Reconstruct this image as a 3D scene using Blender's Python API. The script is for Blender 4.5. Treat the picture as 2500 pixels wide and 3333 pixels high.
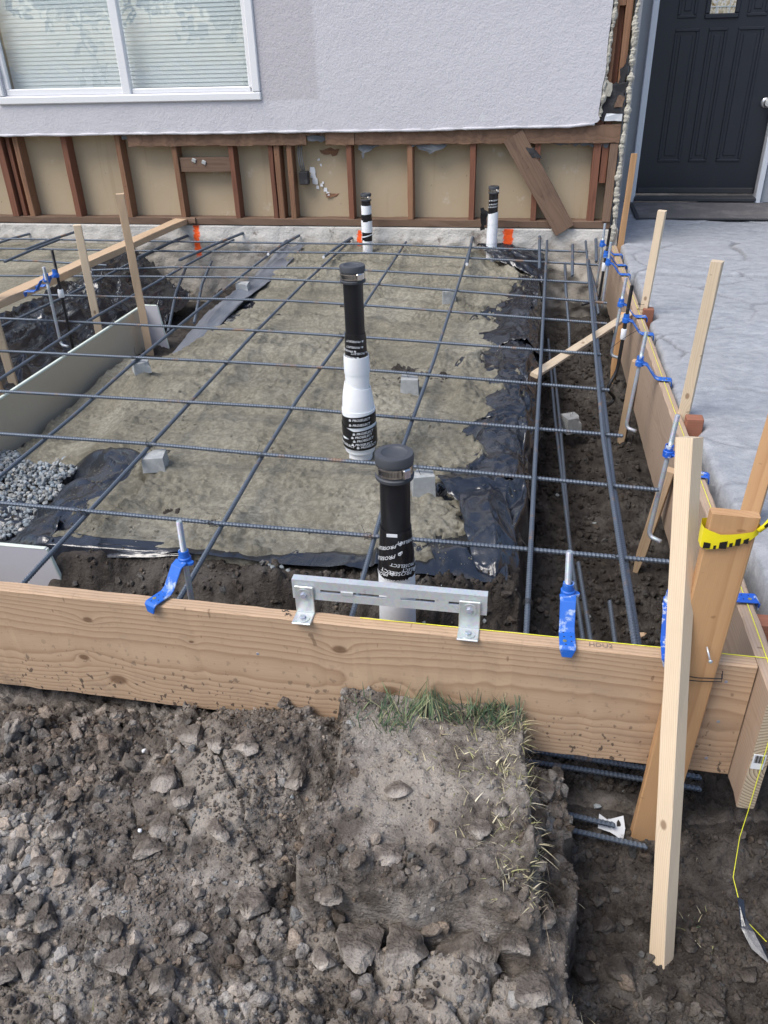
import bpy, bmesh, math, random
import numpy as np
from mathutils import Vector, Matrix
random.seed(5)
for o in list(bpy.data.objects): bpy.data.objects.remove(o)
SC = bpy.context.scene
COL = SC.collection
# ---------------------------------------------------------------- camera
cam = bpy.data.cameras.new('camera'); cam_o = bpy.data.objects.new('camera', cam); COL.objects.link(cam_o)
cam.sensor_fit = 'HORIZONTAL'; cam.sensor_width = 36.0; cam.lens = 2581.6/2500*36
cam.clip_start = 0.02; cam.clip_end = 500
R2 = Vector((0.98283189, 0.18262642, -0.02625015)); U2 = Vector((-0.07121206, 0.5067312, 0.85915792)); FW = Vector((-0.17020671, 0.84253847, -0.51103679))
cam_o.matrix_world = Matrix(((R2.x, U2.x, -FW.x, 0), (R2.y, U2.y, -FW.y, 0), (R2.z, U2.z, -FW.z, 1.184), (0, 0, 0, 1)))
SC.camera = cam_o
SC.render.resolution_x = 768; SC.render.resolution_y = 1024
# ---------------------------------------------------------------- sky and sun (open shade, soft light)
SUN_EL, SUN_AZ = math.radians(56), math.radians(228)
w = bpy.data.worlds.new('World'); SC.world = w; w.use_nodes = True
wn = w.node_tree; bg = wn.nodes['Background']
sky = wn.nodes.new('ShaderNodeTexSky'); sky.sky_type = 'NISHITA'; sky.sun_disc = False
sky.sun_elevation = SUN_EL; sky.sun_rotation = SUN_AZ; sky.dust_density = 2.5; sky.air_density = 1.0; sky.ozone_density = 1.0
wn.links.new(sky.outputs[0], bg.inputs[0]); bg.inputs[1].default_value = 0.145
sl = bpy.data.lights.new('sun', 'SUN'); sl.energy = 2.0; sl.angle = math.radians(38); sl.color = (1.0, 0.97, 0.93)
so = bpy.data.objects.new('sun', sl); COL.objects.link(so)
sd = Vector((math.sin(SUN_AZ)*math.cos(SUN_EL), math.cos(SUN_AZ)*math.cos(SUN_EL), math.sin(SUN_EL)))
so.rotation_euler = (-sd).to_track_quat('-Z', 'Y').to_euler(); so.location = sd*20
SC.view_settings.view_transform = 'Standard'; SC.view_settings.look = 'None'
SC.view_settings.exposure = 0.53; SC.view_settings.gamma = 1.0

# ---------------------------------------------------------------- numpy noise
# <terrain>
def _h(ix, iy, s):
    n = (ix.astype(np.int64)*374761393 + iy.astype(np.int64)*668265263 + s*1274126177) & 0xFFFFFFFF
    n = ((n ^ (n >> 13))*1274126177) & 0xFFFFFFFF
    n = ((n ^ (n >> 16))*2246822519) & 0xFFFFFFFF
    return ((n ^ (n >> 15)) & 0xFFFFFF)/float(0xFFFFFF)
def vnoise(x, y, s=0):
    ix = np.floor(x); iy = np.floor(y); fx = x-ix; fy = y-iy
    u = fx*fx*fx*(fx*(fx*6-15)+10); v = fy*fy*fy*(fy*(fy*6-15)+10)
    a = _h(ix, iy, s); b = _h(ix+1, iy, s); c = _h(ix, iy+1, s); d = _h(ix+1, iy+1, s)
    return (a*(1-u)+b*u)*(1-v)+(c*(1-u)+d*u)*v
def fbm(x, y, f, o=4, s=0):
    t = 0.0; a = 1.0; n = 0.0
    for k in range(o):
        t = t + a*(vnoise(x*f+k*17.3, y*f-k*9.1, s+k)-.5); n += a; a *= .5; f *= 2.03
    return t/n*2
def worley(x, y, f, s=0):
    X = x*f; Y = y*f; ix = np.floor(X); iy = np.floor(Y)
    d1 = np.full(X.shape, 9.0); d2 = np.full(X.shape, 9.0); idn = np.zeros(X.shape)
    for a in (-1, 0, 1):
        for b in (-1, 0, 1):
            jx = ix+a; jy = iy+b
            px = jx+_h(jx, jy, s); py = jy+_h(jx, jy, s+91)
            d = np.hypot(px-X, py-Y)
            m = d < d1
            d2 = np.where(m, d1, np.minimum(d2, d)); d1 = np.where(m, d, d1); idn = np.where(m, _h(jx, jy, s+7), idn)
    return d1, d2, idn
def ss(a, b, x):
    t = np.clip((x-a)/(b-a), 0, 1); return t*t*(3-2*t)
def gs(x, y, cx, cy, sx, sy): return np.exp(-((x-cx)/sx)**2-((y-cy)/sy)**2)
def sod_edge(y): return .035+.11*(1.42-y)
def H(x, y, detail=True):
    """height of the dug soil everywhere"""
    wx = x+.022*fbm(x, y, 14, 3, 3); wy = y+.022*fbm(x, y, 14, 3, 5)
    # foreground
    fg = -.372+.05*fbm(x, y, 3.6, 4, 11)-.03*ss(1.0, .6, y)
    fg = fg+.085*gs(x, y, -.52, 1.36, .2, .14)+.075*gs(x+.5*(y-1.15), y, -.64, 1.15, .13, .20)+.03*gs(x, y, -1.0, 1.05, .2, .15)-.05*ss(1.26, 1.41, y)*ss(-.75, -1.0, x)
    sod = -.200-.060*(1.42-y)/.45+.024*fbm(x, y, 6, 4, 21)
    ms = ss(-.405, -.382, wx+.02*np.sin(y*14))*ss(.935, .955, wy+.0*x)
    fg = fg*(1-ms)+np.maximum(sod, fg)*ms
    crk = gs(x, y+.012*np.sin(x*26), -.10, .930, .16, .022)*.13+.05*gs(x+.02*np.sin(y*14), y, -.408, 1.08, .012, .14)
    fg = fg-crk
    pit = -.60+.05*ss(1.25, 1.42, y)+.13*ss(1.0, .78, y)+.07*ss(.45, .75, x)*ss(1.3, .9, y)+.03*fbm(x, y, 4, 3, 31)
    ledge = -.40+.05*fbm(x, y, 9, 2, 77)
    e = sod_edge(y)
    fr = ss(-.012, .014, wx-e)
    low = ss(.10, .125, wx-e+.04*ss(1.1, .9, y))
    led = ledge*(1-low)+pit*low
    blend = ss(.90, .74, y)
    fr2 = fr*(1-blend)+ss(.0, .5, x-.1)*blend
    fg = fg*(1-fr2)+led*fr2*(1-blend)+(np.minimum(pit, -.42))*fr2*blend
    # under and behind the front board
    sh = -.40+.22*ss(1.62, 1.84, wy)+.12*gs(x, y, -.74, 1.74, .13, .09)+.10*gs(x, y, -.2, 1.74, .13, .09)+.03*fbm(x, y, 6, 3, 41)
    sh = sh-.10*gs(x, y, -1.13, 1.7, .14, .11)
    tr = -.55+.05*fbm(x, y, 4, 4, 51)+.05*ss(4.6, 5.3, y)+.05*gs(x, y, .2, 2.2, .1, .5)
    inner = sh*(1-ss(1.85, 1.875, wy))-.185*ss(1.85, 1.875, wy)
    lf = -.31*np.ones_like(x)
    pe = pad_edge(y)
    pad = ss(pe+.04, pe+.16, wx); inner = inner*pad+lf*(1-pad)
    ml = ss(-2.17, -2.22, x)*ss(-3.0, -2.75, wx)
    inner = inner*(1-ml)+(-.46)*ml
    inner = np.where(x < -2.9, np.maximum(inner, -.22), inner)
    mr = ss(.005, .05, wx)
    inner = inner*(1-mr)+tr*mr
    inner = np.where((x > .60) & (y > 1.5), -.36+.0*x, inner)
    inner = np.where((x > .70) & (y > 1.56), -.25, inner)
    mid = np.minimum(fg, -.40)
    z = np.where(y < 1.42, fg, np.where(y < 1.465, np.minimum(mid, inner), inner))
    if detail:
        a = ss(1.9, 1.5, y)*.2+.8
        qx = x+.010*fbm(x, y, 30, 3, 8); qy = y+.010*fbm(x, y, 30, 3, 9)
        d1, d2, i1 = worley(qx, qy, 34, 61); d3, d4, i3 = worley(x, y, 95, 63); d5, d6, i5 = worley(qx, qy, 17, 65)
        rough = np.clip(.62+1.7*fbm(x, y, 3.5, 3, 71), .10, 1.3)
        onsod = ss(-.36, -.28, x)*ss(1.0, 1.08, y)*ss(e, e-.06, x)*(y < 1.42)
        pm = np.clip(gs(x, y, -.66, 1.15, .17, .16)+gs(x, y, -.12, .86, .24, .09)+gs(x, y, -.45, .92, .10, .10)+.5*gs(x, y, -.95, .75, .2, .1), 0, 1)*(y < 1.42)
        pm = ss(.35, .65, pm+.35*fbm(x, y, 6, 2, 73))
        rough = rough*(1-.75*onsod)*(1-.8*pm)
        pol = lambda da, db, k: np.clip((db-da)*k, 0, 1)
        tl = lambda i_, f_: .5*np.sin(x*f_*(i_-.5)*6+i_*40)+.5*np.cos(y*f_*(i_-.3)*6+i_*70)
        z = z+a*(rough*(.026*pol(d5, d6, 2.6)*(i5 > .4)*(i5+.25*tl(i5, 17))+.018*pol(d1, d2, 2.4)*(.15+i1+.3*tl(i1, 34))+.009*pol(d3, d4, 2.2)*(.2+i3))+.007*fbm(x, y, 40, 4, 81))
        g1, g2, gi = worley(qx+.02*fbm(x, y, 9, 3, 83), qy+.02*fbm(x, y, 9, 3, 84), 9, 85)
        z = z+pm*(.040*(gi-.3)+.026*(gi-.5)*np.sin(x*22+gi*9)-.036*ss(.09, .0, g2-g1)+.004*fbm(x, y, 60, 3, 86))
        cr = np.abs(fbm(x, y, 5, 3, 95)); z = z-.014*ss(.035, .0, cr)*(y < 1.42)*ss(-.4, .0, fbm(x, y, 2, 2, 33))
        z = z+onsod*(.010*np.abs(fbm(x, y, 10, 4, 97))+.004*fbm(x, y, 70, 2, 98))
    return z
def rdg(x, y, f, s): return 1-np.abs(fbm(x, y, f, 3, s))*2.2
def pad_edge(y): return -1.70+.16*ss(2.62, 2.42, y)+.025*fbm(y*0, y, 3, 3, 109)
def DRY(x, y):
    d = gs(x+.5*(y-1.15), y, -.62, 1.13, .13, .17)+.9*gs(x, y, -.2, 1.14, .14, .14)+.9*gs(x, y, -.08, .85, .2, .07)+.7*gs(x, y, -.38, .76, .07, .10)+.6*gs(x, y, -1.1, 1.05, .14, .06)+.5*gs(x, y, -.9, .7, .15, .06)
    return np.clip(ss(.25, .75, d+.45*fbm(x, y, 9, 4, 151))*(y < 1.42), 0, 1)
def PL(x, y):
    """black plastic vapour barrier draped over the pad"""
    a = x+.25*fbm(x, y, 1.5, 2, 100)
    z = -.158+.016*fbm(x, y, 2.6, 3, 101)+.044*np.clip(rdg(a*1.1+y*.55, y*.5-a*.3, 3.4, 103), 0, 1)**3*ss(-.6, -.25, x)+.016*np.clip(rdg(a*2+y, y*.8-a, 4.5, 105), 0, 1)**2
    z = z-.30*ss(-.012, .035, x+.03*fbm(x*0, y, 3, 3, 107))
    e = pad_edge(y); z = z-.15*ss(e+.02, e-.24, x)+.02*rdg(y, x*.2, 9, 112)*ss(e+.05, e-.1, x)
    z = z-.07*ss(2.5, 2.62, y)*ss(3.75, 3.6, y)*ss(-1.3, -1.5, x)-.06*ss(-1.40, -1.26, x)*ss(-.30, -.44, x)*ss(1.93, 2.05, y)
    return z-.10*ss(1.90, 1.85, y+.03*fbm(x, y*0, 5, 2, 111))*ss(-1.0, -1.25, x)
def lift(y): return .10*ss(4.3, 5.45, y)
def SA(x, y):
    """sand bed"""
    wx = x+.05*fbm(x, y, 3, 2, 119); wy = y+.05*fbm(x, y, 3, 2, 120)
    z = -.140+.040*fbm(x, y, 2.1, 3, 121)+.036*fbm(wx*.8, wy*1.5, 4.5, 4, 123)
    for (fx_, fy_, sx_, sy_, dp) in ((-.78, 2.95, .05, .10, .030), (-1.15, 2.88, .10, .05, .028), (-.70, 3.85, .12, .05, .032), (-1.05, 3.45, .06, .11, .026), (-.75, 4.25, .10, .06, .03), (-1.2, 2.15, .09, .05, .022), (-.62, 1.99, .12, .045, -.026), (-.70, 2.09, .12, .04, .026), (-.9, 4.7, .12, .07, .03), (-1.5, 2.75, .1, .05, .025)): z = z-dp*gs(wx, wy, fx_, fy_, sx_, sy_)
    z = z+.016*np.abs(fbm(wx, wy*1.6, 4.5, 3, 125))-.022*gs(x, y, -.8, 2.1, .25, .12)-.022*gs(x, y, -1.0, 2.65, .22, .09)+.03*gs(x, y, -.62, 2.06, .10, .06)+.02*gs(x, y, -1.5, 3.1, .12, .08)-.02*gs(x, y, -.75, 3.6, .2, .07)
    d1, d2, i1 = worley(x, y, 58, 131); d3, d4, i3 = worley(x, y, 140, 133)
    cl = np.clip(fbm(x, y, 5, 3, 135)*1.4+.35, 0, 1)
    cr = .007*fbm(x, y, 26, 3, 134)+cl*(.012*np.sqrt(np.clip(1-d1*d1*1.5, 0, 1))*(i1 > .3)*(.4+i1))+.006*np.sqrt(np.clip(1-d3*d3*1.4, 0, 1))*(.35+cl)
    z = z+cr+lift(y)*.9
    # spill down to the panel on the left
    e = pad_edge(y); sp = ss(-1.62, -1.80, x+.05*fbm(x*0, y, 3, 2, 137))
    z = z*(1-sp)+(-.29+.06*ss(2.5, 4.0, y)+.018*fbm(x, y, 7, 3, 139)+.06*ss(-1.97, -1.75, x)+cr)*sp
    z = z+.08*gs(x, y, -1.80, 3.25, .10, .09)
    # tongues over the plastic on the right
    n = fbm(x*.9, y*1.4, 4.0, 4, 141)+.4*fbm(x, y, 15, 3, 142)+.30*fbm(x, y, 48, 2, 148)
    t = np.clip((-.19-.05*ss(2.6, 2.0, y)-x)/.16+1.5*n, -1.2, 1)
    right = PL(x, y)+.003+.016*t+cr*.7
    mr = ss(-.42, -.26, x)
    z = z*(1-mr)+np.where(t < 0, PL(x, y)-.02, right)*mr
    z = np.where(x > -.02, np.minimum(z, PL(x, y)-.02), z)
    # bare plastic curtain, left front
    n2 = fbm(x, y, 7, 3, 143)+.3*fbm(x, y, 20, 2, 144)
    on = (x-(e+.10))/.10+1.4*n2
    left = np.where(on > 0, PL(x, y)+.012*np.minimum(on, 1)+cr*.6, PL(x, y)-.03)
    ml = ss(2.60, 2.50, y)*ss(e+.30, e+.16, x)
    z = np.where(ml > .5, left, z)
    far = (y > 3.72+.12*fbm(x, y, 4, 2, 146)) & (x < -1.76+.05*n2)
    z = np.where(far, np.minimum(z, PL(x, y)-.04), z)
    # front edge, ragged
    ed = 1.90+.03*fbm(x, y*0, 7, 3, 145)+.05*gs(x, y*0, -.45, 0, .2, 1)
    z = z-.16*ss(ed, ed-.02, y)*ss(-1.5, -1.4, x)
    lowleft = -.285+.015*fbm(x, y, 9, 3, 147)-.05*ss(1.75, 1.5, y)+cr
    ll = ss(2.03+.04*n2, 1.99+.04*n2, y)*ss(-1.44, -1.48, x+.03*n2)
    return z*(1-ll)+lowleft*ll
# </terrain>
# ---------------------------------------------------------------- materials
class NT:
    def __init__(s, name):
        s.m = bpy.data.materials.new(name); s.m.use_nodes = True; s.t = s.m.node_tree
        s.b = s.t.nodes['Principled BSDF']; s.out = s.t.nodes['Material Output']
    def n(s, ty, ins=None, **pr):
        nd = s.t.nodes.new('ShaderNode'+ty)
        for k, v in pr.items(): setattr(nd, k, v)
        for k, v in (ins or {}).items(): s.put(nd.inputs[k], v)
        return nd
    def put(s, sock, v):
        if isinstance(v, bpy.types.NodeSocket): s.t.links.new(v, sock)
        elif isinstance(v, bpy.types.Node): s.t.links.new(v.outputs[0], sock)
        else:
            if sock.type == 'RGBA' and len(v) == 3: v = (*v, 1)
            sock.default_value = v
    def math(s, op, a, b=0.0, c=0.0, clamp=False):
        return s.n('Math', {0: a, 1: b, 2: c}, operation=op, use_clamp=clamp).outputs[0]
    def co(s, scale=(1, 1, 1), rnd=0.0, kind='Object'):
        v = s.n('TexCoord').outputs[kind]
        if rnd:
            r = s.n('ObjectInfo').outputs['Random']
            v = s.n('VectorMath', {0: v, 1: s.n('CombineXYZ', {0: s.math('MULTIPLY', r, rnd), 1: s.math('MULTIPLY', r, rnd*.01), 2: 0.0}).outputs[0]}, operation='ADD').outputs[0]
        return s.n('VectorMath', {0: v, 1: scale}, operation='MULTIPLY').outputs[0]
    def noise(s, v, sc, det=4, rough=.55, dist=0.0, out=0):
        return s.n('TexNoise', {'Vector': v, 'Scale': sc, 'Detail': det, 'Roughness': rough, 'Distortion': dist}).outputs[out]
    def ramp(s, f, stops):
        r = s.n('ValToRGB', {0: f}); e = r.color_ramp.elements
        while len(e) < len(stops): e.new(.5)
        for i, (p, c) in enumerate(stops):
            e[i].position = p; e[i].color = (*c, 1) if not isinstance(c, (int, float)) else (c, c, c, 1)
        return r.outputs[0]
    def mix(s, f, a, b, mode='MIX'):
        m = s.n('Mix', data_type='RGBA', blend_type=mode); s.put(m.inputs[0], f); s.put(m.inputs[6], a); s.put(m.inputs[7], b)
        return m.outputs[2]
    def mask(s, f, lo, hi):
        return s.n('MapRange', {0: f, 1: lo, 2: hi, 3: 0.0, 4: 1.0}, interpolation_type='SMOOTHSTEP').outputs[0]
    def bump(s, h, st=.3, d=.002, prev=None):
        ins = {'Strength': st, 'Distance': d, 'Height': h}
        if prev is not None: ins['Normal'] = prev
        return s.n('Bump', ins).outputs[0]
    def fin(s, col=None, rough=None, metal=None, nrm=None, spec=None, **kw):
        for k, v in (('Base Color', col), ('Roughness', rough), ('Metallic', metal), ('Normal', nrm), ('Specular IOR Level', spec)):
            if v is not None: s.put(s.b.inputs[k], v)
        for k, v in kw.items(): s.put(s.b.inputs[k.replace('_', ' ')], v)
        return s.m
def wood(name, light, dark, ring=.0055, cy=.03, cz=.11, stain=.35, rough=.7, knots=(), dirt=(.12, .09, .07), wob=.012, contrast=1.0, bumpd=.0006, splash=False):
    t = NT(name)
    v = t.co(rnd=7.0)
    lo = t.noise(t.n('VectorMath', {0: v, 1: (1.1, 5, 5)}, operation='MULTIPLY').outputs[0], 1.0, 2)
    mid = t.noise(t.n('VectorMath', {0: v, 1: (5, 30, 30)}, operation='MULTIPLY').outputs[0], 1.0, 2)
    sep = t.n('SeparateXYZ', {0: v})
    yy = t.math('SUBTRACT', sep.outputs[1], cy); zz = t.math('SUBTRACT', sep.outputs[2], cz)
    r = t.math('SQRT', t.math('ADD', t.math('MULTIPLY', yy, yy), t.math('MULTIPLY', zz, zz)))
    r = t.math('ADD', r, t.math('MULTIPLY', lo, wob*2.2)); r = t.math('ADD', r, t.math('MULTIPLY', mid, wob*.25))
    kf = None
    ob = t.n('TexCoord').outputs['Object']
    for (kx, ky, kz, kr) in knots:
        d = t.n('VectorMath', {0: t.n('VectorMath', {0: ob, 1: (-kx, -ky, -kz)}, operation='ADD').outputs[0], 1: (.62, 1.0, .35)}, operation='MULTIPLY').outputs[0]
        d = t.n('VectorMath', {0: d}, operation='LENGTH').outputs['Value']
        r = t.math('ADD', r, t.math('MULTIPLY', t.math('EXPONENT', t.math('MULTIPLY', d, -1/(kr*1.6))), kr*1.4))
        k = t.mask(t.math('ADD', d, t.math('MULTIPLY', mid, kr*.2)), kr*1.05, kr*.55)
        kf = k if kf is None else t.math('MAXIMUM', kf, k)
    ph = t.math('FRACT', t.math('DIVIDE', r, ring))
    rg = t.ramp(ph, [(0, 0.0), (.55, .35), (.86, 1.0), (1, 0.0)])
    fib = t.noise(t.n('VectorMath', {0: v, 1: (14, 600, 600)}, operation='MULTIPLY').outputs[0], 1.0, 3)
    f = t.math('ADD', t.math('MULTIPLY', rg, .5*contrast), t.math('MULTIPLY', t.math('SUBTRACT', fib, .5), .55), clamp=True)
    col = t.mix(f, light, dark)
    st = t.noise(t.n('VectorMath', {0: v, 1: (2.5, 9, 9)}, operation='MULTIPLY').outputs[0], 1.0, 5, .65)
    col = t.mix(t.math('MULTIPLY', t.mask(st, .5, .8), stain), col, dirt)
    col = t.mix(1.0, col, t.n('CombineColor', {0: 1.0, 1: 1.0, 2: 1.0}).outputs[0], 'MULTIPLY')
    rv = t.n('MapRange', {0: t.n('ObjectInfo').outputs['Random'], 3: .82, 4: 1.12}).outputs[0]
    col = t.mix(1.0, col, t.n('CombineColor', {0: rv, 1: rv, 2: rv}).outputs[0], 'MULTIPLY')
    if kf is not None:
        col = t.mix(t.math('MULTIPLY', kf, .75), col, (dark[0]*.42, dark[1]*.33, dark[2]*.28))
    nick = t.mask(t.noise(t.n('VectorMath', {0: v, 1: (60, 22, 22)}, operation='MULTIPLY').outputs[0], 1.0, 1, .5), .74, .80)
    col = t.mix(t.math('MULTIPLY', nick, .5), col, (dark[0]*.35, dark[1]*.32, dark[2]*.3))
    if splash:   # mud spots thrown up from the ground, thicker towards the bottom edge
        oy = t.n('SeparateXYZ', {0: ob}).outputs[1]
        m1 = t.mask(t.noise(t.n('VectorMath', {0: ob, 1: (1, .75, 1)}, operation='MULTIPLY').outputs[0], 62, 2, .5), .62, .67)
        low = t.math('ADD', .10, t.math('MULTIPLY', t.mask(oy, .06, -.15), .8))
        col = t.mix(t.math('MULTIPLY', m1, low), col, (.085, .062, .048))
        m2 = t.mask(t.noise(ob, 7, 5, .7), .5, .7)
        col = t.mix(t.math('MULTIPLY', m2, t.math('MULTIPLY', t.mask(oy, -.02, -.17), .55)), col, (.17, .125, .095))
    h = t.math('ADD', t.math('MULTIPLY', rg, .4), fib)
    return t.fin(col, rough, nrm=t.bump(h, .6, bumpd), spec=.3)
def plain(name, col, rough=.5, metal=0.0, var=.12, sc=30, bump=0.0, dirt=None, dsc=8, dlo=.55, dhi=.75, spec=.5, **kw):
    t = NT(name); v = t.co(rnd=3.0)
    n = t.noise(v, sc, 4)
    c = t.mix(n, tuple(x*(1-var) for x in col), tuple(min(1, x*(1+var)) for x in col))
    if dirt: c = t.mix(t.mask(t.noise(v, dsc, 5, .65), dlo, dhi), c, dirt)
    nr = t.bump(t.noise(v, sc*4, 3), .5, bump) if bump else None
    return t.fin(c, rough, metal, nr, spec, **kw)
M = {}
M['endgrain'] = wood('end_grain', (.60, .50, .36), (.20, .145, .10), ring=.0085, cy=-.02, cz=-.03, stain=.2, contrast=2.0, wob=.004)
kn = [(X+2.6, z+.169, .019, r) for X, z, r in ((-1.111, -.199, .013), (-1.027, -.267, .022), (-1.07, -.069, .012), (-.408, -.078, .016), (-.794, -.106, .006), (-.285, -.194, .02))]
M['form_front'] = wood('form_board_fir', (.515, .365, .242), (.30, .185, .108), ring=.008, cy=.05, cz=.20, knots=kn, stain=.45, dirt=(.27, .195, .14), contrast=1.35, splash=True)
M['form_right'] = wood('form_board_grey', (.46, .345, .255), (.30, .20, .145), ring=.006, cy=-.03, cz=.14, stain=.5, dirt=(.38, .32, .22), contrast=.8)
M['stake_light'] = wood('stake_pale', (.66, .54, .39), (.47, .345, .22), ring=.0042, cy=.01, cz=.05, stain=.25, dirt=(.30, .24, .17), knots=[(.42, .0, .019, .010)])
M['stake_tan'] = wood('stake_tan', (.54, .395, .26), (.36, .235, .14), ring=.004, cy=.01, cz=.05, stain=.25, dirt=(.25, .17, .11))
M['stake_orange'] = wood('stake_orange', (.575, .345, .175), (.40, .205, .09), ring=.012, cy=.05, cz=.12, stain=.35, dirt=(.28, .15, .07), rough=.6)
M['redwood'] = wood('stud_redwood', (.21, .092, .056), (.105, .040, .026), ring=.006, cz=.09, stain=.45, dirt=(.07, .035, .025))
M['redwood2'] = wood('stud_brown', (.285, .155, .09), (.155, .072, .042), ring=.006, cz=.09, stain=.5, dirt=(.09, .045, .03))
M['oldwood'] = wood('old_dark_wood', (.20, .13, .09), (.105, .062, .042), ring=.006, cz=.12, stain=.7, dirt=(.055, .04, .033))
M['brownrail'] = wood('weathered_rail', (.23, .14, .092), (.12, .066, .042), ring=.008, cz=.15, stain=.65, dirt=(.075, .05, .042))
M['kicker'] = wood('kicker_redwood', (.34, .145, .09), (.19, .07, .045), ring=.005, cz=.08, stain=.3)
def rebar_mat():
    t = NT('rebar_steel'); v = t.co(rnd=9.0)
    n = t.noise(v, 9, 5, .65); n2 = t.noise(v, 160, 3)
    c = t.mix(n2, (.080, .100, .130), (.165, .195, .235))
    c = t.mix(t.math('MULTIPLY', t.mask(n, .56, .70), .75), c, (.23, .125, .055))
    return t.fin(c, t.math('ADD', .38, t.math('MULTIPLY', n2, .25)), t.math('SUBTRACT', .55, t.math('MULTIPLY', t.mask(n, .56, .7), .5)), t.bump(n2, .3, .0006))
M['rebar'] = rebar_mat()
def galv(name, base=(.60, .65, .69), rough=.36, metal=.85):
    t = NT(name); v = t.co(rnd=5.0)
    vo = t.n('TexVoronoi', {'Vector': v, 'Scale': 140}).outputs['Color']
    n = t.noise(v, 25, 4)
    c = t.mix(.18, t.mix(n, tuple(x*.82 for x in base), base), vo, 'SOFT_LIGHT')
    c = t.mix(t.math('MULTIPLY', t.mask(t.noise(v, 45, 4, .7), .60, .72), .5), c, (.36, .35, .33))
    return t.fin(c, t.math('ADD', rough-.08, t.math('MULTIPLY', n, .22)), metal, t.bump(n, .15, .0005))
M['galv'] = galv('galvanised_steel', (.66, .70, .72), .42, .45)
M['bolt'] = galv('galvanised_bolt', (.46, .50, .55), .5, .5)
M['zinc'] = galv('zinc_bracket', (.66, .70, .70), .34, .6)
M['steel'] = plain('clamp_steel', (.72, .70, .66), .22, 1.0, .05)
M['slot'] = plain('dark_slot', (.02, .02, .022), .8)
M['blackrod'] = plain('black_rod', (.018, .019, .022), .4, .2, dirt=(.12, .11, .10), dlo=.62, dhi=.8)
M['blue'] = plain('blue_plastic', (.018, .125, .52), .45, 0, .2, 40, dirt=(.36, .45, .60), dsc=30, dlo=.54, dhi=.66)
M['blue_dirty'] = plain('blue_plastic_mortar', (.012, .10, .52), .45, 0, .15, 40, dirt=(.50, .56, .66), dsc=34, dlo=.52, dhi=.60)
M['abs'] = plain('abs_black', (.010, .0105, .013), .34, 0, .2, 20, dirt=(.06, .065, .07), dsc=14, dlo=.62, dhi=.85)
M['rubber'] = plain('rubber_cap', (.055, .060, .070), .55, 0, .12, 18, dirt=(.12, .125, .13), dsc=20, dlo=.6, dhi=.8)
M['foam'] = plain('white_foam', (.80, .82, .84), .7, 0, .04, 60, bump=.0012, dirt=(.62, .63, .64), dsc=20, dlo=.66, dhi=.85, Subsurface_Weight=.08)
M['tape'] = plain('black_tape', (.012, .012, .014), .22, 0, .2, 30, bump=.0008)
M['print'] = plain('white_print', (.72, .74, .76), .55, 0, .08)
M['ink'] = plain('ink', (.03, .025, .022), .8)
M['pencil'] = plain('pencil', (.20, .16, .13), .7)
M['yellow'] = plain('yellow_string', (.80, .80, .05), .6)
M['caution_y'] = plain('caution_yellow', (.85, .72, .02), .35, dirt=(.5, .42, .05), dsc=30, dlo=.65)
M['caution_k'] = plain('caution_black', (.015, .015, .014), .4)
M['wire'] = plain('tie_wire', (.035, .032, .03), .5, .4)
M['paper'] = plain('paper_scrap', (.62, .64, .66), .8, dirt=(.2, .17, .15), dsc=14, dlo=.5, dhi=.65)
M['screw'] = plain('brass_screw', (.75, .62, .25), .3, .9)
M['white'] = plain('white_vinyl', (.78, .79, .80), .35, 0, .03, 9, dirt=(.55, .55, .54), dsc=7, dlo=.66, dhi=.85)
M['whitewood'] = plain('white_jamb', (.72, .74, .77), .5, 0, .04, 12, dirt=(.5, .5, .5), dsc=9, dlo=.66)
M['slat'] = plain('blind_slat', (.84, .87, .87), .5, 0, .05, 3)
M['dob'] = plain('dobie_concrete', (.34, .355, .355), .9, 0, .3, 60, bump=.004, dirt=(.46, .47, .46), dsc=22, dlo=.5, dhi=.7)
M['gravel'] = None
M['graywall'] = plain('entry_wall_paint', (.36, .37, .385), .8, 0, .05, 30, bump=.003)
M['stuccoraw'] = plain('raw_stucco', (.42, .40, .34), .95, 0, .35, 60, bump=.006, dirt=(.62, .60, .54), dsc=20)
M['felt'] = plain('building_paper', (.022, .022, .025), .8, 0, .3, 30, dirt=(.10, .10, .105), dsc=12, dlo=.5, dhi=.8)
M['felt_grey'] = plain('grey_paper', (.13, .14, .155), .75, 0, .2, 14)
M['flashing'] = plain('white_flashing', (.62, .65, .68), .5, dirt=(.3, .3, .3), dsc=20)
M['knob'] = plain('satin_handle', (.72, .71, .68), .3, .9)
M['mat'] = plain('door_mat', (.135, .125, .122), .95, 0, .3, 70, bump=.004, dirt=(.22, .20, .19), dsc=4, dlo=.45, dhi=.7)
M['rubber_edge'] = plain('mat_edge', (.045, .046, .05), .8)
M['panel_edge'] = plain('panel_edge', (.62, .68, .60), .8, 0, .1, 30, bump=.002)
M['panel_white'] = plain('panel_white', (.46, .46, .50), .7, 0, .05, 6)
M['dark'] = plain('dark_void', (.012, .012, .013), .9)
M['blackpaint'] = None
def m_door():
    t = NT('door_black'); v = t.co()
    n = t.noise(v, 5, 5, .6); sp = t.mask(t.noise(t.n('VectorMath', {0: v, 1: (55, 55, 30)}, operation='MULTIPLY').outputs[0], 1, 2, .5), .80, .83)
    c = t.mix(n, (.009, .012, .020), (.018, .021, .030))
    c = t.mix(t.math('MULTIPLY', t.mask(n, .55, .8), .25), c, (.04, .035, .03))
    c = t.mix(t.math('MULTIPLY', sp, .8), c, (.3, .31, .34))
    return t.fin(c, t.math('ADD', .30, t.math('MULTIPLY', n, .2)), nrm=t.bump(t.noise(v, 90, 3), .12, .001), spec=.5)
M['door'] = m_door()
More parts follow.
